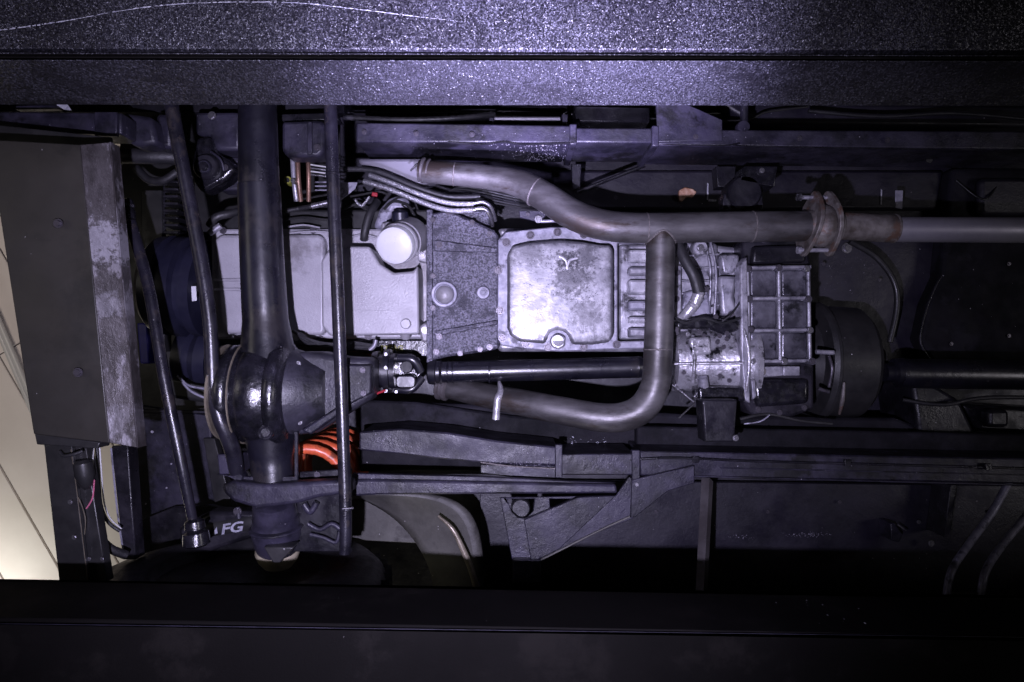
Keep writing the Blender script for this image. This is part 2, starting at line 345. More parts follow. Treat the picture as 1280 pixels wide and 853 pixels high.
tube('edge_line', [(-1900, 61.5, 1.008), (3200, 75.5, 1.008)], 0.8, RAMP, rt, res=8)
pts = [(-10, 39.5), (45, 32), (90, 25), (150, 14), (215, 6), (290, 3), (370, 4), (440, 11), (520, 21), (575, 27)]
fine = spline([Vector((x, y, 0)) for x, y in pts], 26)
bm = bmesh.new(); prev = None
for i, p in enumerate(fine):
    fade = 1 if i < 190 else max(0.1, 1 - (i - 190) / 45)
    wd = (0.35 + 0.9 * random.random()) * fade * (1.6 if i < 50 else 1)
    a = bm.verts.new(P(p.x, p.y - wd * 0.5 + random.uniform(-.4, .4), 0.9992)); b = bm.verts.new(P(p.x, p.y + wd * 0.5, 0.9992))
    if prev and random.random() > 0.08 - 0.0 * i: bm.faces.new((prev[0], a, b, prev[1]))
    prev = (a, b)
link('scratch', bm_done(bm, 'scratch'), CHALK, rt)
rb = empty('lift_ramp', P(640, 850, 1.147), 'smooth lift ramp, darkened as in shade, crossing the bottom of the view below the tyre', 'lift ramp', 'steel ramps of the car lift')
prism('underside_plate', span(780, 798, 1, 1300, 1310), 1.0, 1.02, RAMPD, rb)
prism('side_panel', span(772, 795.5, 1, 779, 797), 1.0, 1.150, RAMPD, rb, bevel=0.002)
tube('edge_line', [(-1900, 754.5, 1.0), (3200, 822, 1.0)], 0.4, RAIL, rb, res=6)  # thin paler tube that draws the edge highlight as a shape
bm = bmesh.new()
for k in range(420):
    x = random.triangular(200, 1000, 620); ye = 779.5 + 18 * x / 1280
    c = P(x, ye, 1.0); c.z = 1.1495 + random.uniform(-.001, .0005); c.y -= 0.0008; r = random.uniform(.0003, .0008)
    vs = [bm.verts.new(c + Vector((random.uniform(-r, r) * 2, random.uniform(-r, r) * .5, random.uniform(-r, r)))) for _ in range(4)]
    for t in ((0, 1, 2), (0, 1, 3), (1, 2, 3), (0, 2, 3)): bm.faces.new([vs[i] for i in t])
link('edge_grit', bm_done(bm, 'edge_grit'), CHALK, rb, kind='stuff')
bm = bmesh.new()
for x, y in ((1008, 760), (1009, 764), (1008, 757), (1028, 763), (1034, 776), (1024, 786), (1054, 784), (1073, 768), (1055, 781), (968, 752), (970, 760), (922, 778), (1081, 786)):
    zz = 1.0 + 0.15 * (795.5 - y) / (795.5 - 747.5) - 0.0; zz = min(zz, 1.14)
    c = P(x, y, zz); c.y = P(x, 790, 1.0).y - 0.0006; a0 = random.random() * 6; q = random.uniform(.0004, .0013)
    vs = [bm.verts.new(c + Vector((q * math.cos(a0 + k * 1.26) * random.uniform(.5, 1.3), 0, 2.6 * q * math.sin(a0 + k * 1.26) * random.uniform(.4, 1.2)))) for k in range(5)]
    bm.faces.new(vs)
link('paint_chips', bm_done(bm, 'paint_chips'), CHALK, rb, kind='stuff', smooth=0)

# ------------------------------------------------------------------ vehicle
V = empty('off_road_vehicle', P(640, 372, 1.55), 'off-road vehicle seen from below, with silver sump, steel exhaust and black front axle', 'vehicle')

# --- body floor
fl = prism('floor_panel', [(425, 60), (1500, 60), (1500, 800), (425, 800)], 1.96, 1.99, FLOOR, V, label='dark violet-black undersealed floor')
prism('front_bulkhead', [(150, 60), (430, 60), (430, 800), (270, 800), (262, 640), (170, 600), (150, 420)], 2.0, 2.02, BLACK, V)
prism('floor_pressing', [(1165, 455), (1150, 425), (1160, 380), (1176, 345), (1190, 210), (1500, 205), (1500, 455)], 1.90, 1.96, RAILM, fl, bevel=0.012, seg=3)
prism('floor_pressing', rrect(1225, 222, 1300, 270, 8), 1.87, 1.90, FLOOR, fl, bevel=0.012)
prism('floor_pressing', [(690, 213), (1180, 213), (1172, 262), (690, 262)], 1.93, 1.96, FLOOR, fl, bevel=0.008)
prism('floor_pressing', [(900, 128), (1330, 132), (1330, 160), (940, 156)], 1.86, 1.96, FLOOR, fl, bevel=0.01)
prism('floor_pressing', [(430, 128), (930, 132), (930, 146), (430, 144)], 1.90, 1.96, RAILD, fl, bevel=0.01)
prism('floor_pressing', [(1140, 478), (1166, 480), (1200, 500), (1235, 575), (1190, 580), (1150, 555)], 1.72, 1.9, RAILD, fl, bevel=0.01)
prism('floor_pressing', [(1200, 505), (1330, 512), (1330, 545), (1225, 540)], 1.78, 1.9, RAILD, fl, bevel=0.012)
prism('floor_pressing', rrect(1236, 512, 1262, 535, 6), 1.74, 1.78, RAILD, fl, bevel=0.01)
tube('seam_bead', [(1163, 450, 1.9), (1150, 425, 1.9), (1160, 380, 1.9), (1176, 345, 1.9)], 1.5, RAILD, fl, res=8)
tube('brake_line', [(1062, 302, 1.8), (1095, 322, 1.8), (1117, 352, 1.8), (1121, 385, 1.8), (1112, 428, 1.8)], 3.6, BLACK, V)
tube('brake_line', [(430, 141, 1.8), (640, 140, 1.8), (900, 152, 1.78), (960, 140, 1.78), (1010, 134, 1.8)], 1.4, BLACK, V, res=8)
tube('brake_line', [(1195, 226, 1.88), (1230, 250, 1.86), (1250, 224, 1.88)], 1.2, BLACK, V, res=8)
for (x, y, r) in ((1060, 310, 5), (1182, 262, 4), (1255, 264, 4), (770, 247, 2), (832, 714, 3), (1050, 285, 2)):
    bolt(x, y, 1.93, r, STEEL if r > 2 else DBOLT, fl)
prism('sealant_blob', [(849, 238), (856, 234), (866, 236), (871, 240), (866, 247), (858, 246), (853, 252), (848, 251)], 1.915, 1.93, SPOTR, fl, bevel=0.003)
prism('metal_tab', [(1119, 238), (1129, 238), (1128, 262), (1119, 260)], 1.80, 1.803, FLANGE, fl)
for x0, y0, x1, y1 in ((1101, 237, 1102, 256), (884, 229, 885, 250), (886, 249, 895, 252)):
    prism('scrape_mark', [(x0, y0), (x1 + .6, y0 + 1), (x1, y1), (x0 - .5, y1)], 1.9275, 1.9285, CHALK, fl, bevel=0)
# sill zone (outboard of lower rail)
sl = prism('sill_panel', [(600, 600), (1500, 610), (1500, 860), (600, 850)], 1.90, 1.92, FLOOR, V)
prism('rocker_light_block', [(560, 905), (3000, 905), (3000, 925), (560, 925)], 1.42, 1.95, BLACK, V, bevel=0.006)  # unseen body side, added to block the side lamp
for x0, y0 in ((1030, 330), (1100, 350), (1130, 300), (1210, 300), (1262, 330), (1262, 420), (1190, 430), (960, 640), (1050, 628), (1240, 640), (760, 655), (820, 640)): bolt(x0, y0, 1.895 if y0 > 600 else 1.90, 1.8, DBOLT, fl)
tube('support_strut', [(884, 600, 1.72), (876, 752, 1.56)], 7.5, EXHD, V, res=4, label='slim square steel strut running down from the lower frame rail')
prism('sill_bracket', [(1188, 606), (1196, 606), (1188, 672), (1180, 672)], 1.82, 1.9, RAILD, sl)
prism('sill_bracket', [(1113, 655), (1118, 654), (1128, 668), (1124, 678), (1114, 676)], 1.84, 1.9, RAIL, sl)
tube('clip', [(1122, 656, 1.83), (1133, 664, 1.83)], 1.0, STEEL, sl, res=6)
bolt(1165, 680, 1.87, 3, STEEL, sl); bolt(1149, 653, 1.88, 2, STEEL, sl)
for dx in (0, 46):
    tube('hanger_tube', [(1262 + dx, 600, 1.75), (1240 + dx, 640, 1.75), (1214 + dx * .93, 676, 1.7), (1190 + dx * .93, 712, 1.62), (1183 + dx * .93, 745, 1.6)], 4.6, FLANGE, V, label=None if dx else 'curved thin steel hanger tube at the lower right')
tube('hanger_bar', [(1180, 741, 1.6), (1230, 742, 1.6)], 1.2, EXHD, V, res=6)

def crust(n, zone, z, par, mat, r0=.0005, r1=.0016):
    bm = bmesh.new()
    for _ in range(n):
        x, y = zone(); c = P(x, y, z); r = random.uniform(r0, r1)
        vs = [bm.verts.new(c + Vector((random.uniform(-r, r) * 1.5, random.uniform(-r, r), random.uniform(-r, r) * .6))) for _ in range(4)]
        for t in ((0, 1, 2), (0, 1, 3), (1, 2, 3), (0, 2, 3)): bm.faces.new([vs[i] for i in t])
    link('dried_mud', bm_done(bm, 'dried_mud'), mat, par, kind='stuff')
# --- frame rails: box sections with bottom face and inner side
def rail_seg(y, name='rail_section', z0=1.55, h=0.17, mat=RAIL, par=None, lip=True, bev=0.004):
    # y = list of (x, y_outer, y_inner)
    poly = [(a, o) for a, o, i in y] + [(a, i) for a, o, i in y[::-1]]
    return prism(name, poly, z0, z0 + h, mat, par, bevel=bev)
ru = rail_seg([(445, 153, 178), (714, 157, 179)], 'frame_rail', par=V)
ru['label'] = 'upper frame rail between the top ramp and the exhaust, crusty at its middle joint'
rail_seg([(716, 160, 178.5), (818, 160, 179)], par=ru, z0=1.556, mat=RAIL)
rail_seg([(820, 162, 182), (1500, 165, 190)], par=ru, z0=1.55)
prism('joint_collar', [(712, 155), (721, 155), (721, 181), (712, 181)], 1.543, 1.73, RAIL, ru, bevel=0.003)
prism('joint_collar', [(815, 157), (824, 157), (824, 183), (815, 183)], 1.543, 1.73, RAIL, ru, bevel=0.003)
prism('joint_gusset', [(820, 130), (858, 130), (903, 150), (903, 176), (822, 178)], 1.545, 1.552, RAIL, ru)
prism('outer_bracket', [(718, 133), (812, 135), (812, 153), (720, 152)], 1.66, 1.72, RAILD, ru)
tube('mount_pin', [(930, 130, 1.56), (930, 158, 1.56)], 5, RAIL, ru); disc('pin_collar', 930, 158, 1.55, 8, 0.02, RAIL, ru)
tube('bright_tube', [(618, 149, 1.66), (700, 149, 1.66)], 2.6, EXHT, ru, res=8)
prism('tube_clip', [(612, 147), (618, 147), (616, 156), (610, 157)], 1.64, 1.66, RAIL, ru)
prism('tube_clip', [(702, 143), (710, 143), (709, 157), (704, 157)], 1.64, 1.66, RAIL, ru)
prism('lower_gusset', [(714, 205), (727, 205), (725, 236), (716, 238)], 1.735, 1.75, RAIL, ru)
tube('diagonal_stay', [(722, 240, 1.74), (806, 207, 1.74)], 2.4, RAILD, ru, res=8)
disc('rail_hole', 1162, 200, 1.64, 4.2, 0.003, BLACK, ru)
tube('seam_bead', [(820, 180.5, 1.552), (905, 182, 1.549), (925, 179, 1.549), (942, 183, 1.549), (1230, 188, 1.549)], 0.9, RAILD, ru, res=6)
tube('seam_bead', [(560, 178, 1.549), (600, 181, 1.549), (630, 177.5, 1.549), (655, 181, 1.549), (712, 179, 1.549)], 1.2, RAILD, ru, res=6, n=8)
# crusty dust on the joint
bm = bmesh.new()
for k in range(520):
    if k < 360: x = random.triangular(608, 712, 690); y = random.uniform(180, 202)
    elif k < 460: x = random.triangular(822, 905, 870); y = random.uniform(183, 196)
    else: x = random.uniform(500, 700); y = random.uniform(160, 200)
    zz = 1.549 if y < 179 else 1.549 * (426.5 - 179) / (426.5 - y) - 0.002
    c = P(x, y, zz); r = random.uniform(0.0006, 0.0022)
    vs = [bm.verts.new(c + Vector((random.uniform(-r, r), random.uniform(-r, r) * .8, random.uniform(-r, r)))) for _ in range(4)]
    for t in ((0, 1, 2), (0, 1, 3), (1, 2, 3), (0, 2, 3)): bm.faces.new([vs[i] for i in t])
link('dried_mud', bm_done(bm, 'dried_mud'), DUST, ru, kind='stuff')
# front stub of the upper rail
prism('front_apron', [(-200, 90), (430, 90), (430, 141), (-200, 139)], 1.72, 1.76, RAILM, V)
prism('apron_fold', [(20, 132), (70, 131), (74, 136), (18, 137)], 1.60, 1.62, RAIL, V, bevel=0.002)
prism('tape_scrap', [(66, 127), (80, 126), (86, 133), (90, 139), (80, 137), (74, 134)], 1.55, 1.552, CHALK, V, bevel=0)
fs = rail_seg([(-60, 139, 165), (152, 141, 168)], 'frame_rail', z0=1.50, par=V, h=0.08); fs['label'] = 'front stub of the upper frame rail above the skid plate'
prism('rail_section', [(118, 140), (146, 140), (146, 170), (118, 170)], 1.49, 1.5, RAIL, fs)
prism('horn_plate', [(150, 140), (190, 146), (196, 180), (170, 184), (152, 172)], 1.56, 1.62, RAIL, fs, bevel=0.01)
prism('horn_plate', [(194, 142), (215, 142), (215, 185), (196, 185)], 1.6, 1.66, RAIL, fs, bevel=0.01)

rl = rail_seg([(800, 595, 564), (1050, 600, 569), (1500, 610, 577)][::1], 'frame_rail', par=V, z0=1.55)
rl['label'] = 'lower frame rail running right below the transfer case'
prism('rail_section', [(449, 563), (449, 540), (500, 536), (560, 541), (620, 551), (697, 559), (697, 582), (620, 580), (560, 575), (500, 568)], 1.55, 1.70, RAIL, rl, bevel=0.004)
prism('rail_section', [(697, 582), (697, 602), (655, 599), (600, 592), (600, 580)], 1.56, 1.6, RAIL, rl, bevel=0.003)
prism('rail_section', [(700, 568), (793, 567), (793, 594), (700, 594)], 1.545, 1.70, RAIL, rl, bevel=0.003)
prism('rail_section', [(449, 500), (520, 503), (640, 520), (800, 533), (1000, 535), (1140, 545), (1140, 590), (449, 590)], 1.715, 1.76, RAILM, rl, bevel=0.006)
prism('rail_section', [(796, 533), (1500, 548), (1500, 580), (796, 566)], 1.66, 1.70, RAILM, rl, bevel=0.006)
tube('rail_lip', [(840, 594.5, 1.548), (1050, 600.5, 1.548), (1500, 612, 1.548)], 1.2, RAIL, rl, res=8)
tube('rail_lip', [(900, 585, 1.549), (1200, 592, 1.549), (1500, 599, 1.549)], 0.8, RAIL, rl, res=8)
tube('weld_seam', [(601, 578, 1.548), (640, 583, 1.548), (697, 586, 1.548)], 1.0, WELD, rl, res=6)
prism('side_plate', [(790, 600), (868, 582), (868, 604), (835, 614), (795, 646), (788, 648)], 1.535, 1.545, RAIL, rl)
prism('joint_collar', [(694, 556), (703, 556), (703, 598), (694, 598)], 1.54, 1.56, RAIL, rl)
prism('joint_collar', [(790, 563), (800, 563), (800, 602), (790, 602)], 1.538, 1.56, RAIL, rl)
crust(16, lambda: (random.gauss(712, 8), random.gauss(552, 2.5)), 1.708, rl, CHALK, .001, .003)
crust(12, lambda: (random.gauss(748, 6), random.gauss(553, 2)), 1.708, rl, CHALK, .001, .003)

crust(150, lambda: (random.triangular(600, 697, 670), random.gauss(580, 4)), 1.548, rl, DUST)
crust(60, lambda: (random.gauss(480, 14), random.gauss(552, 4)), 1.548, rl, DUST)
crust(50, lambda: (random.uniform(705, 790), random.uniform(570, 592)), 1.543, rl, DUST, .0003, .001)
crust(60, lambda: (random.gauss(885, 40), random.gauss(172, 6)), 1.546, ru, DUST, .0003, .0009)
for cx_, cy_ in ((925, 672), (1000, 669), (1020, 668)): crust(40, lambda: (random.gauss(cx_, 9), random.gauss(cy_, 1.5)), 1.897, fl, DUST, .0006, .002)
crust(90, lambda: (random.gauss(1045, 30), random.gauss(335, 14)), 1.955, fl, DUST, .0005, .0013)
crust(110, lambda: (random.uniform(700, 1270), random.uniform(215, 500)), 1.925, fl, DUST, .0003, .0011)
tube('brake_line', [(640, 600, 1.60), (800, 574, 1.544), (950, 577, 1.544), (1180, 583, 1.545), (1400, 589, 1.545)], 1.5, RAILD, V, res=8)
for x, y in ((870, 575), (1060, 579), (1236, 584)): prism('pipe_clip', [(x - 4, y - 4), (x + 4, y - 4), (x + 4, y + 4), (x - 4, y + 4)], 1.538, 1.546, RAILD, rl, bevel=0.001)
tube('wire_loom', [(430, 147, 1.62), (500, 150, 1.60), (570, 148, 1.61), (618, 143, 1.66)], 3.2, RUBBER, V, ribs=0.08, n=14)
tube('wire_loom', [(1010, 139, 1.75), (1100, 146, 1.74), (1190, 142, 1.74), (1290, 150, 1.74)], 2.4, RUBBER, V)
tube('hose', [(1128, 500, 1.72), (1180, 506, 1.70), (1240, 497, 1.70), (1400, 500, 1.7)], 2.6, RUBBER, V)
for x, y in ((455, 165), (520, 167), (590, 168), (870, 171), (1000, 173), (1110, 175)): bolt(x, y, 1.548, 2.6, DBOLT, ru)
# --- radius arm and its rear bracket
ra = prism('radius_arm', [(392, 600), (470, 600), (770, 606), (772, 617), (470, 619), (392, 624)], 1.50, 1.53, RAIL, V, bevel=0.005, label='long flat radius arm running back from the axle to its bracket')
prism('arm_flange', [(440, 592), (600, 596), (720, 602), (770, 604), (600, 603.5), (440, 602.5)], 1.515, 1.53, RAIL, ra)
br = prism('arm_bracket', [(625, 622), (770, 620), (786, 596), (800, 600), (792, 648), (752, 664), (700, 688), (676, 700), (676, 728), (641, 728), (640, 700)], 1.56, 1.567, RAIL, V,
      holes=([(633, 621.9), (640, 640), (648, 648), (658, 648), (667, 640), (669, 621.9)][::-1] if False else [(634, 624), (640, 640), (648, 647), (658, 648), (666, 640), (668, 624)],
             [(687, 624), (722, 624), (688, 648)]), label='triangular gusseted bracket below the lower frame rail')
tube('bracket_flange', [(664, 706, 1.552), (700, 688, 1.552), (752, 662, 1.552), (794, 643, 1.552)], 1.3, ARCH, br, res=8)
prism('bracket_web', [(655, 650), (722, 622), (770, 620), (700, 686), (664, 704)], 1.545, 1.56, RAIL, br)
prism('bracket_foot', [(641, 700), (676, 700), (676, 729), (641, 729)], 1.54, 1.56, RAIL, br)
disc('rubber_bush', 651, 636, 1.58, 12, 0.04, RUBBER, br)
bolt(796, 606, 1.54, 3, STEEL, br)
# wheel arch sheet
bm = bmesh.new(); rows = []
outer = [(452, 616), (500, 616), (560, 620), (590, 640), (600, 670), (604, 700), (603, 745)]
inner = [(452, 622), (476, 634), (500, 652), (520, 676), (534, 700), (542, 724), (544, 752)]
for k, (o, i) in enumerate(zip(outer, inner)):
    rows.append([bm.verts.new(P(i[0], i[1], 1.66)), bm.verts.new(P((o[0] + i[0]) / 2, (o[1] + i[1]) / 2, 1.635)), bm.verts.new(P(o[0] - 8, o[1], 1.60)), bm.verts.new(P(o[0], o[1], 1.62))])
for a, b in zip(rows, rows[1:]):
    for k in range(3): bm.faces.new((a[k], a[k + 1], b[k + 1], b[k]))
wa = link('wheel_arch', bm_done(bm, 'wheel_arch'), ARCH, V, 'pale curved wheel-arch sheet sweeping down behind the tyre')
sm = wa.modifiers.new('subd', 'SUBSURF'); sm.levels = sm.render_levels = 2
so = wa.modifiers.new('solid', 'SOLIDIFY'); so.thickness = 0.004
tube('arch_edge', [(548, 645, 1.57), (566, 662, 1.56), (580, 690, 1.56), (590, 715, 1.56), (598, 745, 1.56)], [1.5, 3, 4, 4, 4], BRASS, wa)
prism('arch_lining', [(440, 625), (480, 628), (540, 668), (535, 680), (440, 675)], 1.80, 1.82, ARCH, wa)

# --- engine
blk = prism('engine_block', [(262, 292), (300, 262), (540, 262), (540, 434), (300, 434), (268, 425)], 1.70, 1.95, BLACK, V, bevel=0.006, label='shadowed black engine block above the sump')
sp = prism('oil_sump', rrect(264, 286, 540, 424, 6), 1.672, 1.70, SUMP, V, bevel=0.006, label='pale silver painted engine sump')
prism('sump_well', [(266, 300), (276, 293), (400, 293), (406, 300), (406, 416), (400, 419), (282, 417), (274, 400)], 1.645, 1.68, SUMP, sp, bevel=0.012, seg=4)
prism('sump_well', [(401, 326), (410, 313), (430, 308), (462, 308), (475, 330), (492, 341), (516, 339), (522, 332), (523, 345), (524, 418), (412, 420), (402, 408)], 1.585, 1.68, SUMP, sp, bevel=0.014, seg=5)
for y in (350, 362):
    tube('sump_rib', [(268, y, 1.645), (304, y, 1.645)], 2.2, SUMP, sp, res=8)
for x, y in ((278, 288), (291, 420), (305, 421), (371, 294), (436, 290), (535, 285), (528, 320), (531, 413), (370, 422), (400, 424), (460, 421), (330, 289), (345, 421), (391, 288)):
    bolt(x, y, 1.667, 3.4, DBOLT if (x + y) % 3 else STEEL, sp)
for x0, x1, y in ((360, 430, 292), (440, 470, 296), (360, 400, 284)):
    tube('gasket_bead', [(x0, y, 1.66), ((x0 + x1) / 2, y - 2.5, 1.66), (x1, y + 1, 1.66)], 1.2, SUMP, sp, res=6)
# sensor boss and lugs
tube('sensor_boss', [(507, 403, 1.60), (507, 421, 1.63)], [6.5, 6.5], SUMP, sp, res=16); disc('sensor_tip', 507, 405, 1.575, 6.4, 0.03, SUMP, sp)
prism('mounting_lug', [(523, 410), (530, 403), (536, 403), (536, 428), (527, 428)], 1.61, 1.68, SUMP, sp, bevel=0.006); bolt(531, 413, 1.61, 3.2, STEEL, sp)
prism('mounting_lug', [(476, 278), (526, 278), (524, 300), (516, 304), (480, 302), (476, 290)], 1.625, 1.68, SUMP, sp, bevel=0.006)
prism('mounting_lug', [(522, 302), (533, 302), (533, 328), (522, 326)], 1.63, 1.68, SUMP, sp, bevel=0.003); bolt(528, 320, 1.625, 3.2, STEEL, sp)
prism('mounting_lug', [(526, 281), (540, 281), (540, 292), (526, 292)], 1.63, 1.68, SUMP, sp, bevel=0.003); bolt(534, 285, 1.625, 3.2, STEEL, sp)
# filter: tilted can
fa = P(508, 299, 1.60); fb = P(492, 308, 1.505); fd = (fa - fb)
fo = lathe('oil_filter', fb, fd, [(0, 0.010), (0.0015, 0.034), (0.005, 0.0405), (0.012, 0.0425), (0.03, 0.0425)], WHITE, V, 40, 'round white oil filter on the silver sump')
lathe('filter_rim', fb + fd.normalized() * 0.030, fd, [(0, 0.0435), (0.004, 0.046), (0.012, 0.046), (0.014, 0.0435), (0.03, 0.0435), (0.032, 0.046), (0.06, 0.046), (0.1, 0.048)], SUMP, fo, 40)
prism('filter_head', rrect(480, 277, 523, 300, 4), 1.60, 1.66, SUMP, fo, bevel=0.006)
lathe('solenoid', P(500, 263, 1.60), (0, 1, 0.3), [(0, 0.012), (0.004, 0.019), (0.03, 0.02), (0.05, 0.02)], PULLEY, V, 24, 'small blue-black solenoid above the oil filter')
prism('bracket', [(466, 285), (474, 262), (486, 248), (498, 244), (512, 250), (508, 262), (492, 262), (482, 285)], 1.66, 1.70, FLANGE, V, bevel=0.008)
tube('coolant_hose', [(472, 252, 1.66), (462, 268, 1.64), (456, 290, 1.64), (455, 300, 1.65)], 5, RUBBER, V)
# front pulley / fan hub (axis along the car)
lathe('crank_pulley', P(196, 356, 1.78), (1, 0.08, 0), [(0, 0.06), (0.004, 0.115), (0.015, 0.125), (0.045, 0.13), (0.05, 0.118), (0.06, 0.118), (0.065, 0.13), (0.09, 0.13), (0.095, 0.112), (0.11, 0.112), (0.115, 0.125), (0.14, 0.125), (0.142, 0.07), (0.17, 0.07)], PULLEY, V, 48, 'big dark blue-black crank pulley at the front of the engine')
prism('paper_tag', [(239, 358), (245, 358), (246, 376), (240, 377)], 1.62, 1.621, WHITE, V)
lathe('lower_pulley', P(226, 445, 1.84), (1, 0.1, 0), [(0, 0.03), (0.01, 0.08), (0.04, 0.085), (0.05, 0.07), (0.07, 0.085), (0.1, 0.085)], PULLEY, V, 36)
tube('radiator_hose', [(150, 195, 1.66), (185, 196, 1.66), (222, 198, 1.68), (250, 216, 1.7)], [10, 9.5, 9.5, 9], RUBBER, V)
tube('radiator_hose', [(170, 210, 1.75), (186, 225, 1.75), (204, 226, 1.74), (222, 215, 1.74)], 5, RUBBER, V)
prism('radiator_support', [(176, 238), (202, 238), (206, 440), (180, 440)], 1.86, 1.9, BLACK, V)
for k in range(9):
    box('radiator_fin', 204, 226 + 9 * k, 222, 229 + 9 * k, 1.80, 1.86, RAILD, V, bevel=0.001)
prism('radiator_tank', [(203, 218), (226, 218), (226, 310), (203, 310)], 1.87, 1.95, OILY, V, bevel=0.004)
prism('light_spot', [(171, 404), (184, 404), (187, 455), (175, 455)], 1.80, 1.85, BLUE, V, bevel=0.004, label='bright blue-violet spot of light behind the front steering rod')  # solid blue block standing in for a spot of light

# clutter between upper rail, axle and sump
prism('engine_mount', [(244, 140), (300, 140), (300, 188), (266, 188), (262, 172), (244, 168)], 1.62, 1.72, RAIL, V, bevel=0.008)
prism('engine_mount', [(250, 196), (300, 196), (300, 238), (272, 238), (270, 226), (250, 224)], 1.68, 1.74, RAIL, V, bevel=0.006)
bolt(264, 144, 1.61, 4, STEEL, V)
sb = disc('steering_box', 256, 208, 1.585, 16, 0.06, RAILD, V, label='round steering box beside the axle tube')
prism('box_casting', [(240, 200), (246, 172), (262, 170), (268, 190), (286, 200), (294, 212), (282, 224), (262, 236), (250, 240), (240, 225)], 1.60, 1.66, OILY, sb, bevel=0.008)
disc('adjuster_ring', 254, 208, 1.572, 8.5, 0.02, RAIL, sb); disc('adjuster_nut', 254, 208, 1.566, 5.5, 0.02, OILY, sb); disc('adjuster_centre', 254, 208, 1.562, 3, 0.02, RAILD, sb)
tube('box_rib', [(264, 190, 1.585), (276, 200, 1.58), (280, 214, 1.585)], 1.6, RAIL, sb, res=8)
bolt(281, 209, 1.59, 3, DBOLT, sb)
tube('steering_hose', [(262, 282, 1.64), (270, 272, 1.63), (285, 268, 1.64), (300, 264, 1.66)], 5, RUBBER, V)
tube('hose_end', [(262, 292, 1.62), (276, 282, 1.62)], 4, CAST, V)
ab = prism('rail_bracket', [(352, 152), (402, 150), (408, 158), (404, 190), (398, 196), (358, 196), (352, 188)], 1.56, 1.62, RAIL, V, bevel=0.008, label='welded bracket on the upper rail right of the axle tube')
prism('bracket_rib', [(384, 152), (390, 152), (390, 192), (384, 194)], 1.553, 1.56, RAIL, ab); bolt(396, 184, 1.553, 3.4, DBOLT, ab)
prism('bracket_top', [(350, 143), (420, 141), (424, 150), (352, 151)], 1.6, 1.64, RAILD, ab)
tube('copper_pipe', [(372, 196, 1.66), (373, 224, 1.66), (376, 252, 1.68)], 3.2, COPPER, V)
tube('copper_pipe', [(385, 197, 1.66), (386, 222, 1.66), (386, 252, 1.68)], 2.8, COPPER, V)
tube('steel_pipe', [(366, 197, 1.67), (368, 226, 1.67), (371, 252, 1.68)], 3.4, CAST, V)
disc('pipe_union', 359, 225, 1.66, 5, 0.03, YELLOW, V, label='small yellow-green ringed union'); disc('pipe_nut', 359, 225, 1.655, 2.6, 0.03, BLACK, V)
disc('pipe_nut', 366, 226, 1.645, 3.2, 0.02, STEEL, V)
for k in range(4):
    tube('wire', [(388, 206 + k * 4.2, 1.66), (408, 209 + k * 4, 1.65), (432, 212 + k * 4.2, 1.66)], 1.0, BRAID if k % 2 else WIREW, V, res=6)
for k in range(3):
    tube('wire', [(394, 228 + k * 5, 1.67), (420, 228 + k * 5, 1.67)], 0.9, FLANGE, V, res=6)
tube('braided_cable', [(357, 264, 1.63), (374, 261, 1.63), (391, 258, 1.62)], 2.8, RUBBER, V, ribs=0.12, n=12)
tube('cable_end', [(390, 258, 1.62), (412, 253, 1.62)], [3.6, 3], STEEL, V)
prism('heat_shield', [(424, 228), (447, 228), (444, 236), (436, 243), (424, 252)], 1.60, 1.603, FLANGE, V, bevel=0.001)
prism('heat_shield', [(360, 262), (440, 248), (468, 246), (462, 282), (364, 282)], 1.76, 1.80, RAILD, V)
tube('wire', [(438, 246, 1.63), (455, 243, 1.62), (474, 240, 1.62), (486, 244, 1.63)], 1.4, BLACK, V, res=6)
tube('wire', [(444, 250, 1.62), (452, 258, 1.62), (462, 246, 1.62)], 1.6, BRAID, V, res=6)
prism('connector', [(465, 240), (472, 241), (471, 246), (464, 245)], 1.60, 1.61, RED, V)
for pts, r in (([(480, 262), (492, 252), (508, 256), (516, 266), (520, 275)], 2.2), ([(484, 256), (500, 247), (516, 250), (522, 262)], 1.4), ([(502, 256), (510, 262), (519, 260)], 1.2), ([(430, 262), (445, 256), (458, 262), (468, 256)], 1.4), ([(420, 240), (432, 236), (446, 238)], 2.0), ([(350, 276), (380, 272), (410, 275), (440, 271)], 1.6)):
    tube('wire', [(x, y, 1.66) for x, y in pts], r, BLACK, V, res=7)
# braided twin lines to the gearbox
for off, nm in ((0, 0), (8, 1)):
    pts = [(462 - off * .9, 219 + off, 1.60), (490 - off * .3, 229 + off, 1.585), (530, 245 + off * 1.15, 1.575), (562, 254 + off * 1.15, 1.575), (592, 255 + off * 1.0, 1.58)]
    tube('braided_hose', pts, 3.4, BRAID, V, res=10, ribs=0.06, n=10, label='twin braided steel cooler hoses, nearer one' if nm else 'twin braided steel cooler hoses, upper one')
    tube('hose_fitting', [(590, 255 + off, 1.58), (604, 253 + off, 1.58), (614 - off * .3, 260 + off, 1.59), (619 - off * .4, 276 + off * .8, 1.62)], 2.6, STEEL, V, res=10)
tube('hose', [(430, 212, 1.6), (470, 214, 1.59), (520, 234, 1.585), (560, 246, 1.59), (600, 246, 1.6)], 3.4, RUBBER, V)
for k in range(5):
    tube('wire', [(540 + 3 * k, 238 + 2 * k, 1.64), (580, 246 - 3 * k, 1.65), (640, 258 - 3 * k, 1.66), (700, 266 - 2 * k, 1.68)], 1.3, (BLACK, RUBBER, RAILD)[k % 3], V, res=7)
prism('small_bracket', [(649, 264), (680, 264), (682, 270), (675, 278), (650, 272)], 1.58, 1.59, RAIL, V, bevel=0.001)
bolt(673, 274, 1.575, 3.6, STEEL, V); bolt(660, 268, 1.575, 2, DBOLT, V)
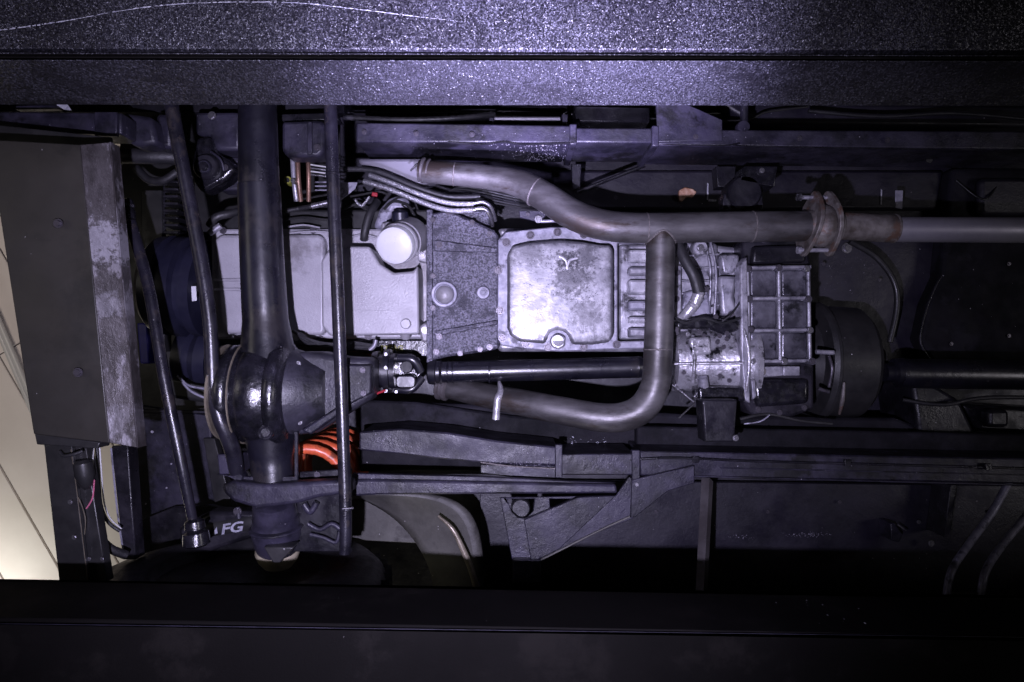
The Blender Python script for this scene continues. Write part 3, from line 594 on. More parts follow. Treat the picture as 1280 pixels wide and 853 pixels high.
tube('shift_rod', [(676, 277, 1.58), (700, 276, 1.58), (720, 274, 1.6)], 2.2, CAST, V)
prism('turbo_outlet', [(446, 198), (530, 198), (548, 206), (545, 226), (520, 234), (490, 222), (450, 206)], 1.62, 1.68, EXHT, V, bevel=0.015, label='bright cast outlet where the exhaust leaves the engine')
tube('stud', [(513, 214, 1.58), (524, 204, 1.58)], 1.2, STEEL, V, res=6)

# --- bell housing
bh = prism('bell_housing', [(534, 268), (560, 262), (618, 288), (624, 296), (624, 436), (606, 440), (560, 446), (536, 452)], 1.60, 1.75, BELL, V, bevel=0.006, label='mottled violet-grey cast bell housing')
prism('housing_lip', [(533, 262), (541, 262), (541, 452), (533, 454)], 1.59, 1.6, BELL, bh)
prism('housing_step', [(543, 300), (622, 310), (622, 316), (543, 314)], 1.592, 1.6, BELL, bh, bevel=0.002)
prism('housing_step', [(543, 414), (622, 400), (622, 406), (543, 421)], 1.592, 1.6, BELL, bh, bevel=0.002)
prism('housing_step', [(560, 262), (616, 262), (612, 284), (560, 280)], 1.65, 1.7, BELL, bh, bevel=0.006)
disc('inspection_plug', 555, 368, 1.585, 16.5, 0.03, FLANGE, bh, prof=[(0.006, 0.022), (0.003, 0.024), (0.003, 0.029), (0.006, 0.031), (0.03, 0.031)])
disc('plug_dome', 555, 368, 1.578, 11, 0.02, SUMP, bh, prof=[(0, 0.002), (0.0015, 0.010), (0.005, 0.017), (0.010, 0.021), (0.016, 0.022)], label='shiny domed plug')
bpy.data.objects[-1] if False else None
disc('small_plug', 604, 366, 1.587, 8.5, 0.02, FLANGE, bh); bolt(604, 366, 1.583, 3.6, FLANGE, bh)
for x, y in ((549, 306), (549, 421), (545, 440), (612, 434)): bolt(x, y, 1.59, 3, DBOLT, bh)

# --- gearbox pan
gf = prism('gearbox_flange', [(622, 300), (632, 290), (690, 284), (722, 284), (740, 292), (806, 298), (806, 305), (772, 304), (772, 427), (806, 426), (806, 436), (760, 437), (700, 440), (650, 436), (626, 432), (621, 420)], 1.60, 1.615, FLANGE, V, bevel=0.003, label='bolted flange round the gearbox pan')
prism('gearbox_case', [(622, 285), (800, 285), (840, 300), (930, 310), (930, 420), (840, 425), (806, 440), (622, 440)], 1.66, 1.9, CAST, V, bevel=0.01)
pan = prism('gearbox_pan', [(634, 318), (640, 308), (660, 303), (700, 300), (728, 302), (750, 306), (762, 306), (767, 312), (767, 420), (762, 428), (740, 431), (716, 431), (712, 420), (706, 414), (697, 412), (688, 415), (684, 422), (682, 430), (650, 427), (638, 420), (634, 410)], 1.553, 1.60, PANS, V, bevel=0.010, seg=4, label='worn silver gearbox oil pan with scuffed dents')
tube('drain_boss', [(698, 431, 1.585), (698, 424, 1.572)], 8, PAN, pan, res=20); disc('drain_boss', 697, 427, 1.568, 9, 0.03, PAN, pan)
tube('stamped_dent', [(699, 321, 1.5573), (707, 326, 1.5572), (709, 338, 1.5566)], [3.2, 3.0, 2.2], PAN, pan, res=12)
tube('stamped_dent', [(722, 323, 1.5568), (712, 326, 1.5566), (709, 334, 1.5566)], [2.4, 2.8, 2.2], PAN, pan, res=12)
def smear(name, n, cx, cy, sx, sy, z, mat, par, r0=.0005, r1=.002):
    bm = bmesh.new()
    for _ in range(n):
        x = random.gauss(cx, sx); y = random.gauss(cy, sy); c = P(x, y, z); r = random.uniform(r0, r1); a0 = random.random() * 6
        vs = [bm.verts.new(c + Vector((r * math.cos(a0 + k * 1.26) * random.uniform(.5, 1.6), r * math.sin(a0 + k * 1.26) * random.uniform(.4, 1), 0))) for k in range(5)]
        bm.faces.new(vs)
    return link(name, bm_done(bm, name), mat, par, kind='stuff', smooth=0)
smear('oil_flecks', 130, 712, 352, 11, 15, 1.5524, RAILD, pan, .0004, .0013)
smear('oil_flecks', 45, 710, 324, 9, 5, 1.5522, RAILD, pan, .0005, .0016)
smear('oil_flecks', 60, 740, 395, 14, 14, 1.5526, RAILD, pan, .0003, .0009)
for x, y in ((633, 303), (663, 294), (697, 290), (623, 338), (625, 388), (628, 423), (657, 430), (685, 434), (730, 434), (771, 431), (730, 293)):
    bolt(x, y, 1.598, 4.0, DBOLT, gf)
rc = prism('rear_casting', [(774, 306), (812, 306), (812, 425), (774, 425)], 1.64, 1.66, CAST, V, bevel=0.006)
for k, (y, hh) in enumerate(((312, 16), (334, 10), (350, 18), (376, 12), (396, 8), (410, 12))):
    prism('casting_rib', rrect(786, y, 812, y + hh, 3), 1.608, 1.64, (PAN, CAST, PAN, FLANGE, PAN, CAST)[k], rc, bevel=0.006)

# --- tail casting between gearbox and transfer case
tc_ = prism('tail_housing', [(838, 304), (866, 300), (898, 304), (902, 380), (890, 402), (842, 402)], 1.64, 1.70, CAST, V, bevel=0.01, label='ribbed cast tail housing behind the crossover pipe')
disc('selector_boss', 876, 310, 1.60, 9.5, 0.05, CAST, tc_); bolt(876, 310, 1.595, 3.6, STEEL, tc_)
for x in (886, 893):
    tube('casting_rib', [(x - 5, 303, 1.63), (x + 2, 340, 1.62), (x, 395, 1.63)], 1.8, CAST, tc_, res=8)
prism('casting_web', [(900, 318), (924, 318), (924, 332), (916, 342), (904, 342)], 1.61, 1.64, CAST, tc_, bevel=0.005)
prism('casting_web', [(898, 345), (922, 345), (918, 372), (924, 395), (902, 395)], 1.62, 1.66, CAST, tc_, bevel=0.008)
prism('casting_web', [(855, 365), (885, 360), (890, 398), (850, 398)], 1.62, 1.66, FLANGE, tc_, bevel=0.006)
prism('casting_web', [(846, 332), (852, 332), (852, 395), (844, 395)], 1.61, 1.66, CAST, tc_, bevel=0.003)
for x, y in ((847, 341), (846, 374), (905, 400), (914, 393), (884, 362)): bolt(x, y, 1.605, 3, DBOLT, tc_)
tube('vent_hose', [(847, 305, 1.585), (856, 325, 1.57), (867, 345, 1.565), (873, 366, 1.57)], 7, RUBBER, V, label='thick black hose beside the crossover pipe')
tube('foil_sleeve', [(874, 364, 1.57), (868, 380, 1.575), (858, 392, 1.58), (846, 402, 1.60)], [7, 7.5, 6.5, 5], BOOT, V, ribs=0.07, n=8, label='wrinkled silver sleeve at the hose end')

# --- transfer case
tf = prism('transfer_case', [(928, 300), (1006, 296), (1014, 330), (1018, 455), (1018, 512), (990, 522), (940, 520), (930, 505)], 1.60, 1.80, RAILD, V, bevel=0.008, label='dark transfer case with its ribbed cover')
prism('case_flange', [(925, 332), (934, 320), (936, 400), (938, 505), (930, 500), (926, 440)], 1.56, 1.6, CAST, tf, bevel=0.004)
cv = prism('case_cover', rrect(932, 332, 1014, 455, 4), 1.585, 1.60, COVER, tf, bevel=0.004)
for (xa, xb) in ((938, 971), (977, 1009)):
    for (ya, yb) in ((338, 371), (376, 411), (416, 449)):
        prism('cover_panel', rrect(xa, ya, xb, yb, 4), 1.579, 1.587, COVER, tf, bevel=0.005, seg=3)
for x in (935, 974, 1011):
    tube('cover_rib', [(x - 1, 334, 1.574), (x + 1, 453, 1.574)], 2.4, CAST, tf, res=10)
for y in (335, 373.5, 413.5, 452):
    tube('cover_rib', [(934, y, 1.573), (1013, y - 1, 1.573)], 2.4, CAST, tf, res=10)
for x, y in ((936, 336), (974, 335), (1009, 336), (937, 374), (1011, 374), (939, 412), (1013, 413), (943, 452), (981, 452), (1016, 452)):
    disc('bolt_boss', x, y, 1.567, 4.6, 0.03, COVER, tf); bolt(x, y, 1.566, 3, DBOLT if random.random() < .6 else STEEL, tf)
prism('case_top', [(942, 308), (1004, 306), (1008, 328), (940, 330)], 1.575, 1.6, RAILD, tf, bevel=0.006)
prism('id_label', [(938, 459), (978, 458), (978, 470), (940, 473)], 1.578, 1.6, CAST, tf, bevel=0.002)
prism('id_label', [(979, 458), (1000, 458), (1000, 470), (979, 470)], 1.572, 1.6, CAST, tf, bevel=0.002)
disc('drain_plug', 953, 465, 1.57, 5, 0.02, RUST, tf)
prism('case_lower', [(940, 474), (1012, 474), (1012, 505), (946, 510)], 1.575, 1.6, OILY, tf, bevel=0.01)
prism('case_tab', [(939, 475), (944, 475), (946, 496), (941, 500)], 1.56, 1.575, CAST, tf)
# shiny front output casting
oc = lathe('output_casting', P(838, 452, 1.66), (1, 0.0, 0), [(0, 0.055), (0.004, 0.072), (0.05, 0.076), (0.10, 0.082), (0.14, 0.088), (0.178, 0.10), (0.18, 0.104), (0.19, 0.104)], CASTO, V, 40, 'oily bright aluminium output casting in front of the transfer case', smooth=50)
for ya, xa, xb in ((455, 842, 930),):
    tube('casting_rib', [(xa, ya, 1.585), (xb, ya - 1, 1.56)], 1.8, CASTO, oc, res=8)
tube('casting_rib', [(866, 420, 1.60), (868, 452, 1.574), (866, 478, 1.59)], 2.6, CASTO, oc, res=8)
tube('casting_rib', [(926, 400, 1.57), (934, 430, 1.555), (936, 462, 1.552), (930, 500, 1.57)], 2.4, CASTO, oc, res=8)
prism('casting_foot', [(862, 422), (888, 421), (890, 443), (864, 446)], 1.575, 1.62, CASTO, oc, bevel=0.006)
tube('casting_plug', [(878, 472, 1.565), (880, 488, 1.575)], 6.5, CAST, oc, res=16)
prism('black_shield', [(845, 402), (880, 396), (925, 402), (926, 412), (905, 420), (888, 412), (846, 412)], 1.56, 1.60, OILY, oc, bevel=0.006)
for x, y in ((895, 396), (909, 417), (909, 424), (875, 415), (846, 412), (900, 420)): bolt(x, y, 1.558, 2.4, DBOLT, oc)
prism('drop_bracket', [(878, 500), (922, 500), (918, 553), (881, 553)], 1.50, 1.56, RAILD, V, bevel=0.004, label='dark box bracket under the transfer case')
bolt(920, 548, 1.495, 3, STEEL, V)
prism('casting_underside', [(872, 484), (932, 484), (934, 502), (874, 502)], 1.56, 1.62, OILY, V, bevel=0.006)
tube('stay_rod', [(840, 481, 1.63), (868, 503, 1.63)], 1.8, STEEL, V, res=8); tube('stay_rod', [(840, 471, 1.64), (874, 484, 1.64)], 1.2, FLANGE, V, res=8)
tube('stay_rod', [(848, 523, 1.6), (862, 510, 1.6), (868, 505, 1.6)], 1.2, BLACK, V, res=6)
tube('wire', [(930, 530, 1.6), (950, 527, 1.59), (962, 519, 1.59)], 0.9, FLANGE, V, res=6)
tube('wire', [(925, 524, 1.6), (960, 518, 1.6), (1000, 526, 1.6), (1040, 530, 1.6)], 2.0, BLACK, V, res=6)
prism('crossmember', [(445, 500), (800, 515), (880, 520), (1120, 523), (1145, 532), (1145, 560), (1000, 556), (800, 556), (640, 546), (445, 535)], 1.74, 1.78, RAILM, V, bevel=0.008)
# muffler-side mount above the pipe
em = disc('rubber_mount', 932, 240, 1.60, 22, 0.06, RAILD, V, label='round rubber mount under the upper rail')
prism('mount_foot', [(905, 242), (953, 242), (954, 262), (903, 262)], 1.62, 1.66, RAILD, em); prism('mount_arm', [(930, 208), (972, 208), (968, 234), (925, 226)], 1.60, 1.66, OILY, em)
prism('mount_foot', [(895, 208), (920, 208), (918, 234), (897, 234)], 1.66, 1.70, RAILD, em); bolt(953, 213, 1.595, 2.6, STEEL, em)

# --- park brake drum and rear shaft
dr = lathe('brake_drum', P(984, 452, 1.80), (1, 0.015, 0), [(0.0, 0.05), (0.02, 0.055), (0.025, 0.09), (0.05, 0.11), (0.055, 0.150), (0.065, 0.157), (0.072, 0.157), (0.078, 0.148), (0.17, 0.144), (0.185, 0.130), (0.19, 0.09), (0.20, 0.05), (0.24, 0.045)], BLACK, V, 64, 'round black parking brake drum behind the transfer case')
tube('adjuster', [(1020, 440, 1.62), (1042, 441, 1.62)], 3, CAST, dr, res=10)
tube('brake_bracket', [(1036, 445, 1.63), (1040, 462, 1.62), (1036, 484, 1.63)], 2.2, DBOLT, dr, res=8)
tube('brake_bracket', [(1022, 486, 1.62), (1036, 490, 1.62)], 2.6, DBOLT, dr, res=8)

tube('drum_brown_strip', [(1055, 478, 1.645), (1053, 500, 1.655), (1049, 518, 1.67)], [1.5, 3, 1.5], RUST, dr, res=8)  # brown strip along the lower drum edge
ps = tube('rear_driveshaft', [(1122, 467, 1.68), (1500, 472, 1.68)], 18.5, AXLE, V, res=28, label='black rear propeller shaft leaving the drum to the right')
lathe('shaft_yoke', P(1105, 466, 1.68), (1, 0, 0), [(0, 0.022), (0.02, 0.024), (0.022, 0.034), (0.04, 0.0365), (0.045, 0.0365)], AXLE, ps, 28)

# --- exhaust
def ring(name, p, d, r, wdt, mat, par):
    return lathe(name, p, d, [(-wdt, r), (-wdt * .5, r + wdt * .6), (wdt * .5, r + wdt * .6), (wdt, r)], mat, par, 28, smooth=50)
ex = tube('exhaust_pipe', [(524, 214, 1.56), (560, 217, 1.555), (610, 222, 1.55), (650, 230, 1.54), (682, 247, 1.525), (715, 268, 1.51), (752, 281, 1.50), (800, 285.5, 1.50), (900, 284, 1.50), (1012, 283, 1.50)], [13.5, 14.5, 15, 17, 18.5, 19, 19, 19, 19, 19], EXH, V, res=28, n=8, label='long brown-grey steel exhaust pipe with an S-bend')
ex['label'] = 'long brown-grey steel exhaust pipe with an S-bend'
ring('pipe_collar', P(529, 213, 1.56), P(560, 217, 1.555) - P(529, 213, 1.56), 0.0265, 0.004, EXHD, ex)
ring('pipe_collar', P(536, 214, 1.56), P(560, 217, 1.555) - P(529, 213, 1.56), 0.026, 0.003, EXHD, ex)
ring('weld_bead', P(568, 218, 1.554), (1, 0.1, 0), 0.0262, 0.002, WELD, ex)
ring('weld_bead', P(669, 240, 1.532), P(682, 247, 1.525) - P(655, 233, 1.54), 0.0325, 0.002, WELD, ex)
ring('weld_bead', P(808, 285.5, 1.50), (1, 0, 0), 0.0330, 0.0018, WELD, ex)
ring('weld_bead', P(940, 283.5, 1.50), (1, 0, 0), 0.0332, 0.002, WELD, ex)
cp = tube('crossover_pipe', [(826, 284, 1.50), (825, 340, 1.50), (824, 400, 1.50), (822, 450, 1.50), (819, 482, 1.50), (806, 507, 1.51), (784, 520, 1.52), (752, 522, 1.53), (700, 513, 1.55), (650, 503, 1.58), (600, 493, 1.61), (548, 482, 1.64)], [18, 18, 18, 18, 18, 18.5, 18.5, 18, 17.5, 16.5, 15, 13], EXH, V, res=28, n=8, label='crossover pipe bending down and left under the front driveshaft')
bm = bmesh.new()
sc_ = P(825.7, 285.3, 1.50); sad = []
for i in range(37):
    a = 2 * math.pi * i / 36; zz = -0.0322 * math.sin(a)
    sad.append(Vector((sc_.x + 0.0322 * math.cos(a), sc_.y + math.sqrt(0.0336 ** 2 - zz * zz), sc_.z + zz)))
link('weld_bead', bm_done(sweep(sad, 0.0022, 8), 'weld_bead'), WELD, cp)
ring('weld_bead', P(822, 437, 1.50), (0, 1, 0), 0.0317, 0.0018, WELD, cp)
tube('heat_stain', [(821.8, 441, 1.4945), (821, 462, 1.4955)], 18.15, RUST, cp, res=28) if False else None
lathe('pipe_collar', P(552, 484, 1.637), P(600, 493, 1.61) - P(548, 482, 1.64), [(-0.01, 0.025), (-0.006, 0.031), (0.0, 0.031), (0.002, 0.0275), (0.008, 0.0275), (0.010, 0.031), (0.016, 0.031), (0.02, 0.026)], EXHD, cp, 28)
tube('clamp_strap', [(624, 478, 1.60), (626, 490, 1.575), (622, 500, 1.565), (620, 524, 1.57)], [2, 4.5, 4.5, 5], BOOT, V, res=10, label='bright bent hanger strap across the crossover pipe')
# flanged joint
fj = lathe('flange_ball', P(1008, 283, 1.50), (1, 0, 0), [(0, 0.034), (0.012, 0.036), (0.022, 0.044), (0.035, 0.047), (0.048, 0.044), (0.056, 0.037), (0.07, 0.035)], RUST, ex, 32)
def diamond(px, tilt, rz, ry):
    c = P(px, 280, 1.50); bm = bmesh.new(); n = 28; th = 0.009; A = []; B = []
    for k in range(n):
        a = 2 * math.pi * k / n; yy = 0.072 * math.cos(a); zz = 0.050 * math.sin(a) * (1 - 0.45 * abs(math.cos(a)) ** 2.2)
        q = Vector((yy * tilt - zz * 0.12, yy, zz)); A.append(bm.verts.new(c + q + Vector((-th / 2, 0, 0)))); B.append(bm.verts.new(c + q + Vector((th / 2, 0, 0))))
    bm.faces.new(A); bm.faces.new(B[::-1])
    for k in range(n): bm.faces.new((A[k], A[(k + 1) % n], B[(k + 1) % n], B[k]))
    return link('flange_plate', bm_done(bm, 'flange_plate'), RUST, V, 'diamond shaped rusty exhaust flange plate', bevel=0.0015)
f1 = diamond(1012, -0.18, 0, 0); f2 = diamond(1036, 0.02, 0, 0)
for yy in (-0.058, 0.058):
    c = P(1010, 280, 1.50) + Vector((-0.012, yy, 0))
    lathe('flange_bolt', c + Vector((-0.012, 0, 0)), (1, 0, 0), [(0, 0.008), (0.008, 0.008), (0.009, 0.0045), (0.072, 0.0045), (0.073, 0.008), (0.08, 0.008)], CAST, f1, 12)
rp = tube('exhaust_pipe', [(1040, 282, 1.51), (1116, 286, 1.515)], [17, 17.5], RUST, V, res=28, label='short rust-stained exhaust stub right of the flange')
tp = tube('exhaust_pipe', [(1108, 287, 1.515), (1300, 288, 1.53), (1500, 289, 1.54)], [15.5, 16, 16], EXHT, V, res=28, label='plain grey exhaust tailpipe leaving to the right')
ring('weld_bead', P(1117, 286, 1.515), (1, 0.02, 0), 0.0305, 0.003, RUST, rp)

# --- front driveshaft and pinion
fs_ = tube('front_driveshaft', [(552, 465.5, 1.60), (700, 462, 1.605), (802, 459, 1.61)], 13.3, AXLE, V, res=28, straight=True, label='glossy black front propeller shaft')
for x in (560, 566, 612): ring('shaft_band', P(x, 465.4, 1.60), (1, 0, 0), 0.0252, 0.0022, AXLE, fs_)
lathe('shaft_collar', P(534, 465.5, 1.60), (1, 0, 0), [(0, 0.018), (0.004, 0.028), (0.02, 0.030), (0.022, 0.027), (0.030, 0.027), (0.032, 0.030), (0.036, 0.025)], AXLE, fs_, 28)
tube('shaft_end_fork', [(797, 459, 1.6), (806, 459, 1.6)], [14, 10], AXLE, fs_, res=20)
bx = prism('universal_joint', [(496, 444), (512, 442), (524, 450), (528, 460), (528, 474), (520, 484), (500, 488), (492, 484), (492, 448)], 1.585, 1.62, OILY, V, bevel=0.008, label='black universal joint between axle pinion and propeller shaft')
tube('joint_fork', [(496, 448, 1.565), (516, 450, 1.56), (526, 465, 1.57)], 5.5, AXLE, bx); tube('joint_fork', [(494, 486, 1.565), (514, 487, 1.56), (528, 472, 1.57)], 5, AXLE, bx)
prism('joint_cap', rrect(494, 469, 520, 486, 6), 1.55, 1.57, AXLE, bx, bevel=0.004); disc('joint_cap', 508, 459, 1.55, 8, 0.03, RAILD, bx)
lathe('pinion_flange', P(467, 464, 1.55), (1, 0, 0), [(0, 0.044), (0.014, 0.046), (0.015, 0.038), (0.026, 0.038), (0.027, 0.050), (0.040, 0.050), (0.041, 0.04), (0.052, 0.04)], AXLE, bx, 32)
for y in (443, 460, 489): bolt(482, y, 1.50, 1.7, STEEL, bx)
for y in (459, 490): bolt(495, y, 1.53, 1.5, STEEL, bx)
tube('paint_mark', [(466, 494, 1.50), (482, 488, 1.49)], 1.5, RED, bx, res=6)
# yellow chalk numbers by the pinion
def text(s, px, py, z, h, mat, par, name, rot=0, shear=0, depth=0.0005, wide=1):
    c = bpy.data.curves.new(name, 'FONT'); c.body = s; c.size = h * z / F * 1.38; c.extrude = depth; c.shear = shear; c.offset = 0.0008
    t = bpy.data.objects.new('tmp', c); COL.objects.link(t)
    dg = bpy.context.evaluated_depsgraph_get(); me = bpy.data.meshes.new_from_object(t.evaluated_get(dg)); bpy.data.objects.remove(t)
    mat4 = Matrix.Translation(P(px, py, z)) @ Matrix.Rotation(R(rot), 4, 'Z') @ Matrix.Diagonal((wide, -1, -1, 1))
    me.transform(mat4); me.flip_normals() if False else None
    me.materials.clear()
    return link(name, me, mat, par, smooth=0)
text('12TAG', 475, 439, 1.655, 7, YELLOW, V, 'chalk_number')
prism('chalk_plate', [(440, 425), (536, 425), (536, 446), (470, 446), (440, 440)], 1.66, 1.69, OILY, V, bevel=0.003)
tube('bent_lever', [(470, 425, 1.60), (468, 432, 1.60), (462, 438, 1.60)], 3, EXHT, V)
for k in range(6):
    tube('wire', [(366 + 3 * k, 414 + k, 1.6), (385, 424 + (k % 3) * 3, 1.59), (410, 430 + (k % 2) * 4, 1.59), (440, 428 + k * 2, 1.6), (466, 432 + k, 1.6)], 2.0, RUBBER, V, res=7)

for k in range(6):
    y = 318 + 16 * k; tube('casting_rib', [(842, y, 1.632), (866, y + 2, 1.630), (898, y, 1.634)], 1.5, CAST, tc_, res=6)
for x, y in ((560, 266), (590, 278), (612, 292), (600, 437), (575, 442), (541, 275), (541, 345), (541, 385)): bolt(x, y, 1.587 if x < 545 else 1.597, 2.6, DBOLT, bh)
for x, y in ((846, 416), (860, 418), (880, 420), (897, 428), (905, 434), (850, 440), (855, 466), (900, 470), (912, 476), (893, 486)): bolt(x, y, 1.585, 2.2, DBOLT if (x + y) % 3 else STEEL, oc)
for x, y in ((955, 300), (985, 298), (948, 512), (975, 516), (1006, 510)): bolt(x, y, 1.594, 2.8, DBOLT, tf)
tube('breather_hose', [(900, 300, 1.60), (915, 296, 1.58), (935, 300, 1.57), (952, 296, 1.59)], 2.2, RUBBER, V)
tube('wire', [(842, 398, 1.56), (858, 404, 1.55), (880, 398, 1.55), (904, 404, 1.55), (925, 398, 1.56)], 1.6, RUBBER, V, res=7)
tube('wire', [(900, 404, 1.555), (915, 392, 1.555), (926, 376, 1.57)], 1.3, RUBBER, V, res=7)
for a_, b_, y_ in ((410, 455, 356), (430, 500, 388)): tube('sump_crease', [(a_, y_, 1.5855), (b_, y_, 1.5855)], 0.5, SUMP, sp, res=6)
# --- front axle
AX = P(326, 300, 1.45)
def axpt(py, dx=0): return P(322 + (py - 130) * 0.052 + dx, py, 1.45)
ax = tube('front_axle', [(321, 60, 1.45), (322, 130, 1.45), (324, 233, 1.45)], [22, 23, 24.5], AXLE, V, res=36, straight=True, label='glossy black front axle tube crossing the view at the left')
tube('axle_tube', [(324, 233, 1.45), (328, 330, 1.45), (332, 400, 1.45), (336, 455, 1.45)], [25.5, 26.5, 27.5, 36], AXLE, ax, res=36, n=8)
ring('tube_step', P(324, 233, 1.45), (0, 1, 0), 0.0425, 0.0015, AXLE, ax)
D0 = P(327, 490, 1.46)
df = lathe('differential', P(281, 490, 1.46), (1, 0.02, 0), [(0, 0.06), (0.004, 0.082), (0.010, 0.093), (0.020, 0.100), (0.030, 0.101), (0.038, 0.097), (0.043, 0.090), (0.044, 0.106), (0.050, 0.106), (0.052, 0.098), (0.060, 0.103), (0.075, 0.1075), (0.090, 0.1075), (0.104, 0.1035), (0.114, 0.099), (0.116, 0.107), (0.128, 0.111), (0.138, 0.108), (0.146, 0.098), (0.150, 0.085)], OILY, V, 56, 'oily black round differential housing', smooth=60)
lathe('cover_rim', P(281, 490, 1.46), (1, 0.02, 0), [(0.0, 0.090), (0.001, 0.101), (0.006, 0.1015), (0.007, 0.090)], BRASS, df, 56)
lathe('cover_rim', P(281, 490, 1.46), (1, 0.02, 0), [(0.046, 0.10), (0.047, 0.1095), (0.049, 0.1095), (0.050, 0.10)], BRASS, df, 56)
pn = prism('pinion_housing', [(368, 440), (400, 440), (430, 446), (466, 448), (466, 498), (430, 520), (395, 542), (368, 545)], 1.44, 1.52, PINION, V, bevel=0.014, seg=4, label='grey-violet cast pinion housing right of the differential')
prism('housing_rib', [(425, 456), (464, 456), (464, 492), (425, 512)], 1.425, 1.45, RAIL, pn, bevel=0.004)
prism('housing_rib', [(376, 538), (424, 508), (424, 518), (388, 544)], 1.42, 1.45, RAIL, pn, bevel=0.004)
lathe('housing_bulge', P(365, 490, 1.47), (1, 0, 0), [(0, 0.095), (0.02, 0.09), (0.05, 0.07), (0.08, 0.055)], PINION, pn, 40, smooth=60)
for x, y in ((453, 463), (454, 492), (372, 455), (373, 491), (374, 528)): bolt(x, y, 1.42, 2.8, DBOLT if x > 400 else STEEL, pn)
disc('drain_plug', 331, 541, 1.37, 10, 0.03, OILY, df); disc('plug_ring', 331, 541, 1.363, 7, 0.02, RAILD, df); bolt(331, 541, 1.362, 4, OILY, df)
for a in range(8):
    t = R(200 + a * 20); yy = 490 + 66 * math.sin(t) * 0
lo = tube('axle_end', [(339, 540, 1.46), (340, 575, 1.46), (342, 604, 1.46)], [33, 26, 25], AXLE, V, res=32, label='short lower end of the axle tube below the differential')
prism('tube_bracket', [(271, 568), (300, 568), (302, 592), (274, 594)], 1.42, 1.47, RAIL, lo, bevel=0.003)
prism('tube_bracket', [(270, 593), (285, 596), (300, 603), (372, 603), (372, 540), (368, 540), (368, 596), (300, 596)], 1.43, 1.44, RAIL, lo, bevel=0.001)
disc('bracket_boss', 297, 597, 1.42, 6, 0.03, RAIL, lo)
ka = prism('knuckle_arm', [(276, 606), (290, 602), (330, 606), (380, 603), (440, 600), (440, 617), (400, 622), (372, 630), (320, 636), (292, 628), (280, 618)], 1.40, 1.44, RAIL, V, bevel=0.008, seg=3, label='curved knuckle arm plate across the axle end')
kn = tube('knuckle', [(342, 625, 1.43), (344, 645, 1.45), (346, 662, 1.47), (347, 682, 1.5)], [25, 27, 31, 26], RAIL, V, res=32, label='ribbed steering knuckle at the lower axle end')
for y, r in ((646, 0.047), (660, 0.054)): ring('knuckle_ring', P(345, y, 1.455), (0.02, 1, 0.1), r, 0.003, RAIL, kn)
lathe('hub_cap', P(347, 683, 1.50), (0, 1, 0.1), [(0, 0.046), (0.012, 0.048), (0.03, 0.042), (0.045, 0.03), (0.05, 0.01)], HUB, kn, 32, label='tan brass-coloured hub')
prism('hub_fork', [(329, 684), (368, 684), (350, 704), (341, 704)], 1.40, 1.44, BLACK, kn, bevel=0.003)
bolt(296, 640, 1.46, 4, DBOLT, kn); tube('stud', [(297, 634, 1.46), (299, 648, 1.46)], 3, RAIL, kn)
# steering damper with letters
sd = lathe('steering_damper', P(258, 661, 1.62), Vector((1, -0.16, 0)), [(0, 0.018), (0.004, 0.026), (0.15, 0.026), (0.154, 0.018)], BLACK, V, 32, 'dark cylinder with white letters below the axle')
text('FG', 276, 668, 1.590, 12.5, LETTER, sd, 'white_letters', rot=-9, shear=0.25, wide=1.35)
prism('letter_stroke', [(265, 669), (272, 667), (271, 658.5)], 1.5905, 1.5915, LETTER, sd, bevel=0)

# rods
tr = tube('track_rod', [(411, 60, 1.36), (413, 130, 1.36), (417, 245, 1.36), (425, 440, 1.36), (432, 640, 1.36), (431, 692, 1.36)], [8.2, 8.2, 8, 8, 7.6, 7.2], ROD, V, res=20, n=4, label='straight black rod right of the axle, top to bottom')
for y, x in ((218, 416), (636, 433)): ring('rod_band', P(x, y, 1.36), (0.03, 1, 0), 0.0125, 0.003, ROD, tr)
tube('cotter_pin', [(428, 636, 1.34), (442, 635, 1.34)], 1, STEEL, tr, res=6)
tube('drag_link', [(206, 60, 1.38), (214, 130, 1.38), (232, 225, 1.38), (252, 330, 1.38), (262, 400, 1.38), (265, 450, 1.38), (267, 490, 1.38), (276, 525, 1.38), (290, 560, 1.40), (296, 590, 1.42)], [8.5, 8.5, 8.5, 8.5, 8.5, 8.5, 9, 9.5, 10, 9], ROD, V, res=20, label='bent black drag link left of the axle')
tie = tube('tie_rod', [(163, 278, 1.48), (186, 360, 1.46), (205, 470, 1.44), (225, 570, 1.44), (241, 650, 1.46)], [7, 7.2, 7.2, 7, 6], ROD, V, res=20, label='slanting black tie rod beside the skid plate')
lathe('ball_joint', P(157, 250, 1.49), P(163, 278, 1.48) - P(157, 250, 1.49), [(0, 0.008), (0.004, 0.014), (0.018, 0.016), (0.022, 0.012), (0.03, 0.015), (0.05, 0.012)], OILY, tie, 20)
lathe('ball_joint', P(243, 648, 1.46), (0.1, 1, 0), [(0, 0.012), (0.006, 0.02), (0.022, 0.021), (0.026, 0.016), (0.03, 0.026), (0.055, 0.028), (0.06, 0.02)], OILY, tie, 24)
prism('steering_arm', [(222, 660), (262, 640), (330, 640), (330, 668), (262, 690), (226, 688)], 1.6, 1.66, RAILD, V, bevel=0.01)

# orange coil spring
cs = []
c0 = P(374, 612, 1.52)
for i in range(0, 24 * 5 + 1):
    a = 2 * math.pi * i / 24
    cs.append(Vector((c0.x + 0.082 * math.cos(a), c0.y + 0.082 * math.sin(a), c0.z + 0.074 * i / 24)))
link('coil_spring', bm_done(sweep(cs, 0.0122, 12), 'coil_spring'), ORANGE, V, 'bright orange coil spring beside the axle')
prism('spring_seat', [(374, 590), (440, 586), (440, 690), (362, 690)], 1.47, 1.475, RAILD, V, bevel=0.004)
bolt(396, 594, 1.465, 3, DBOLT, V)
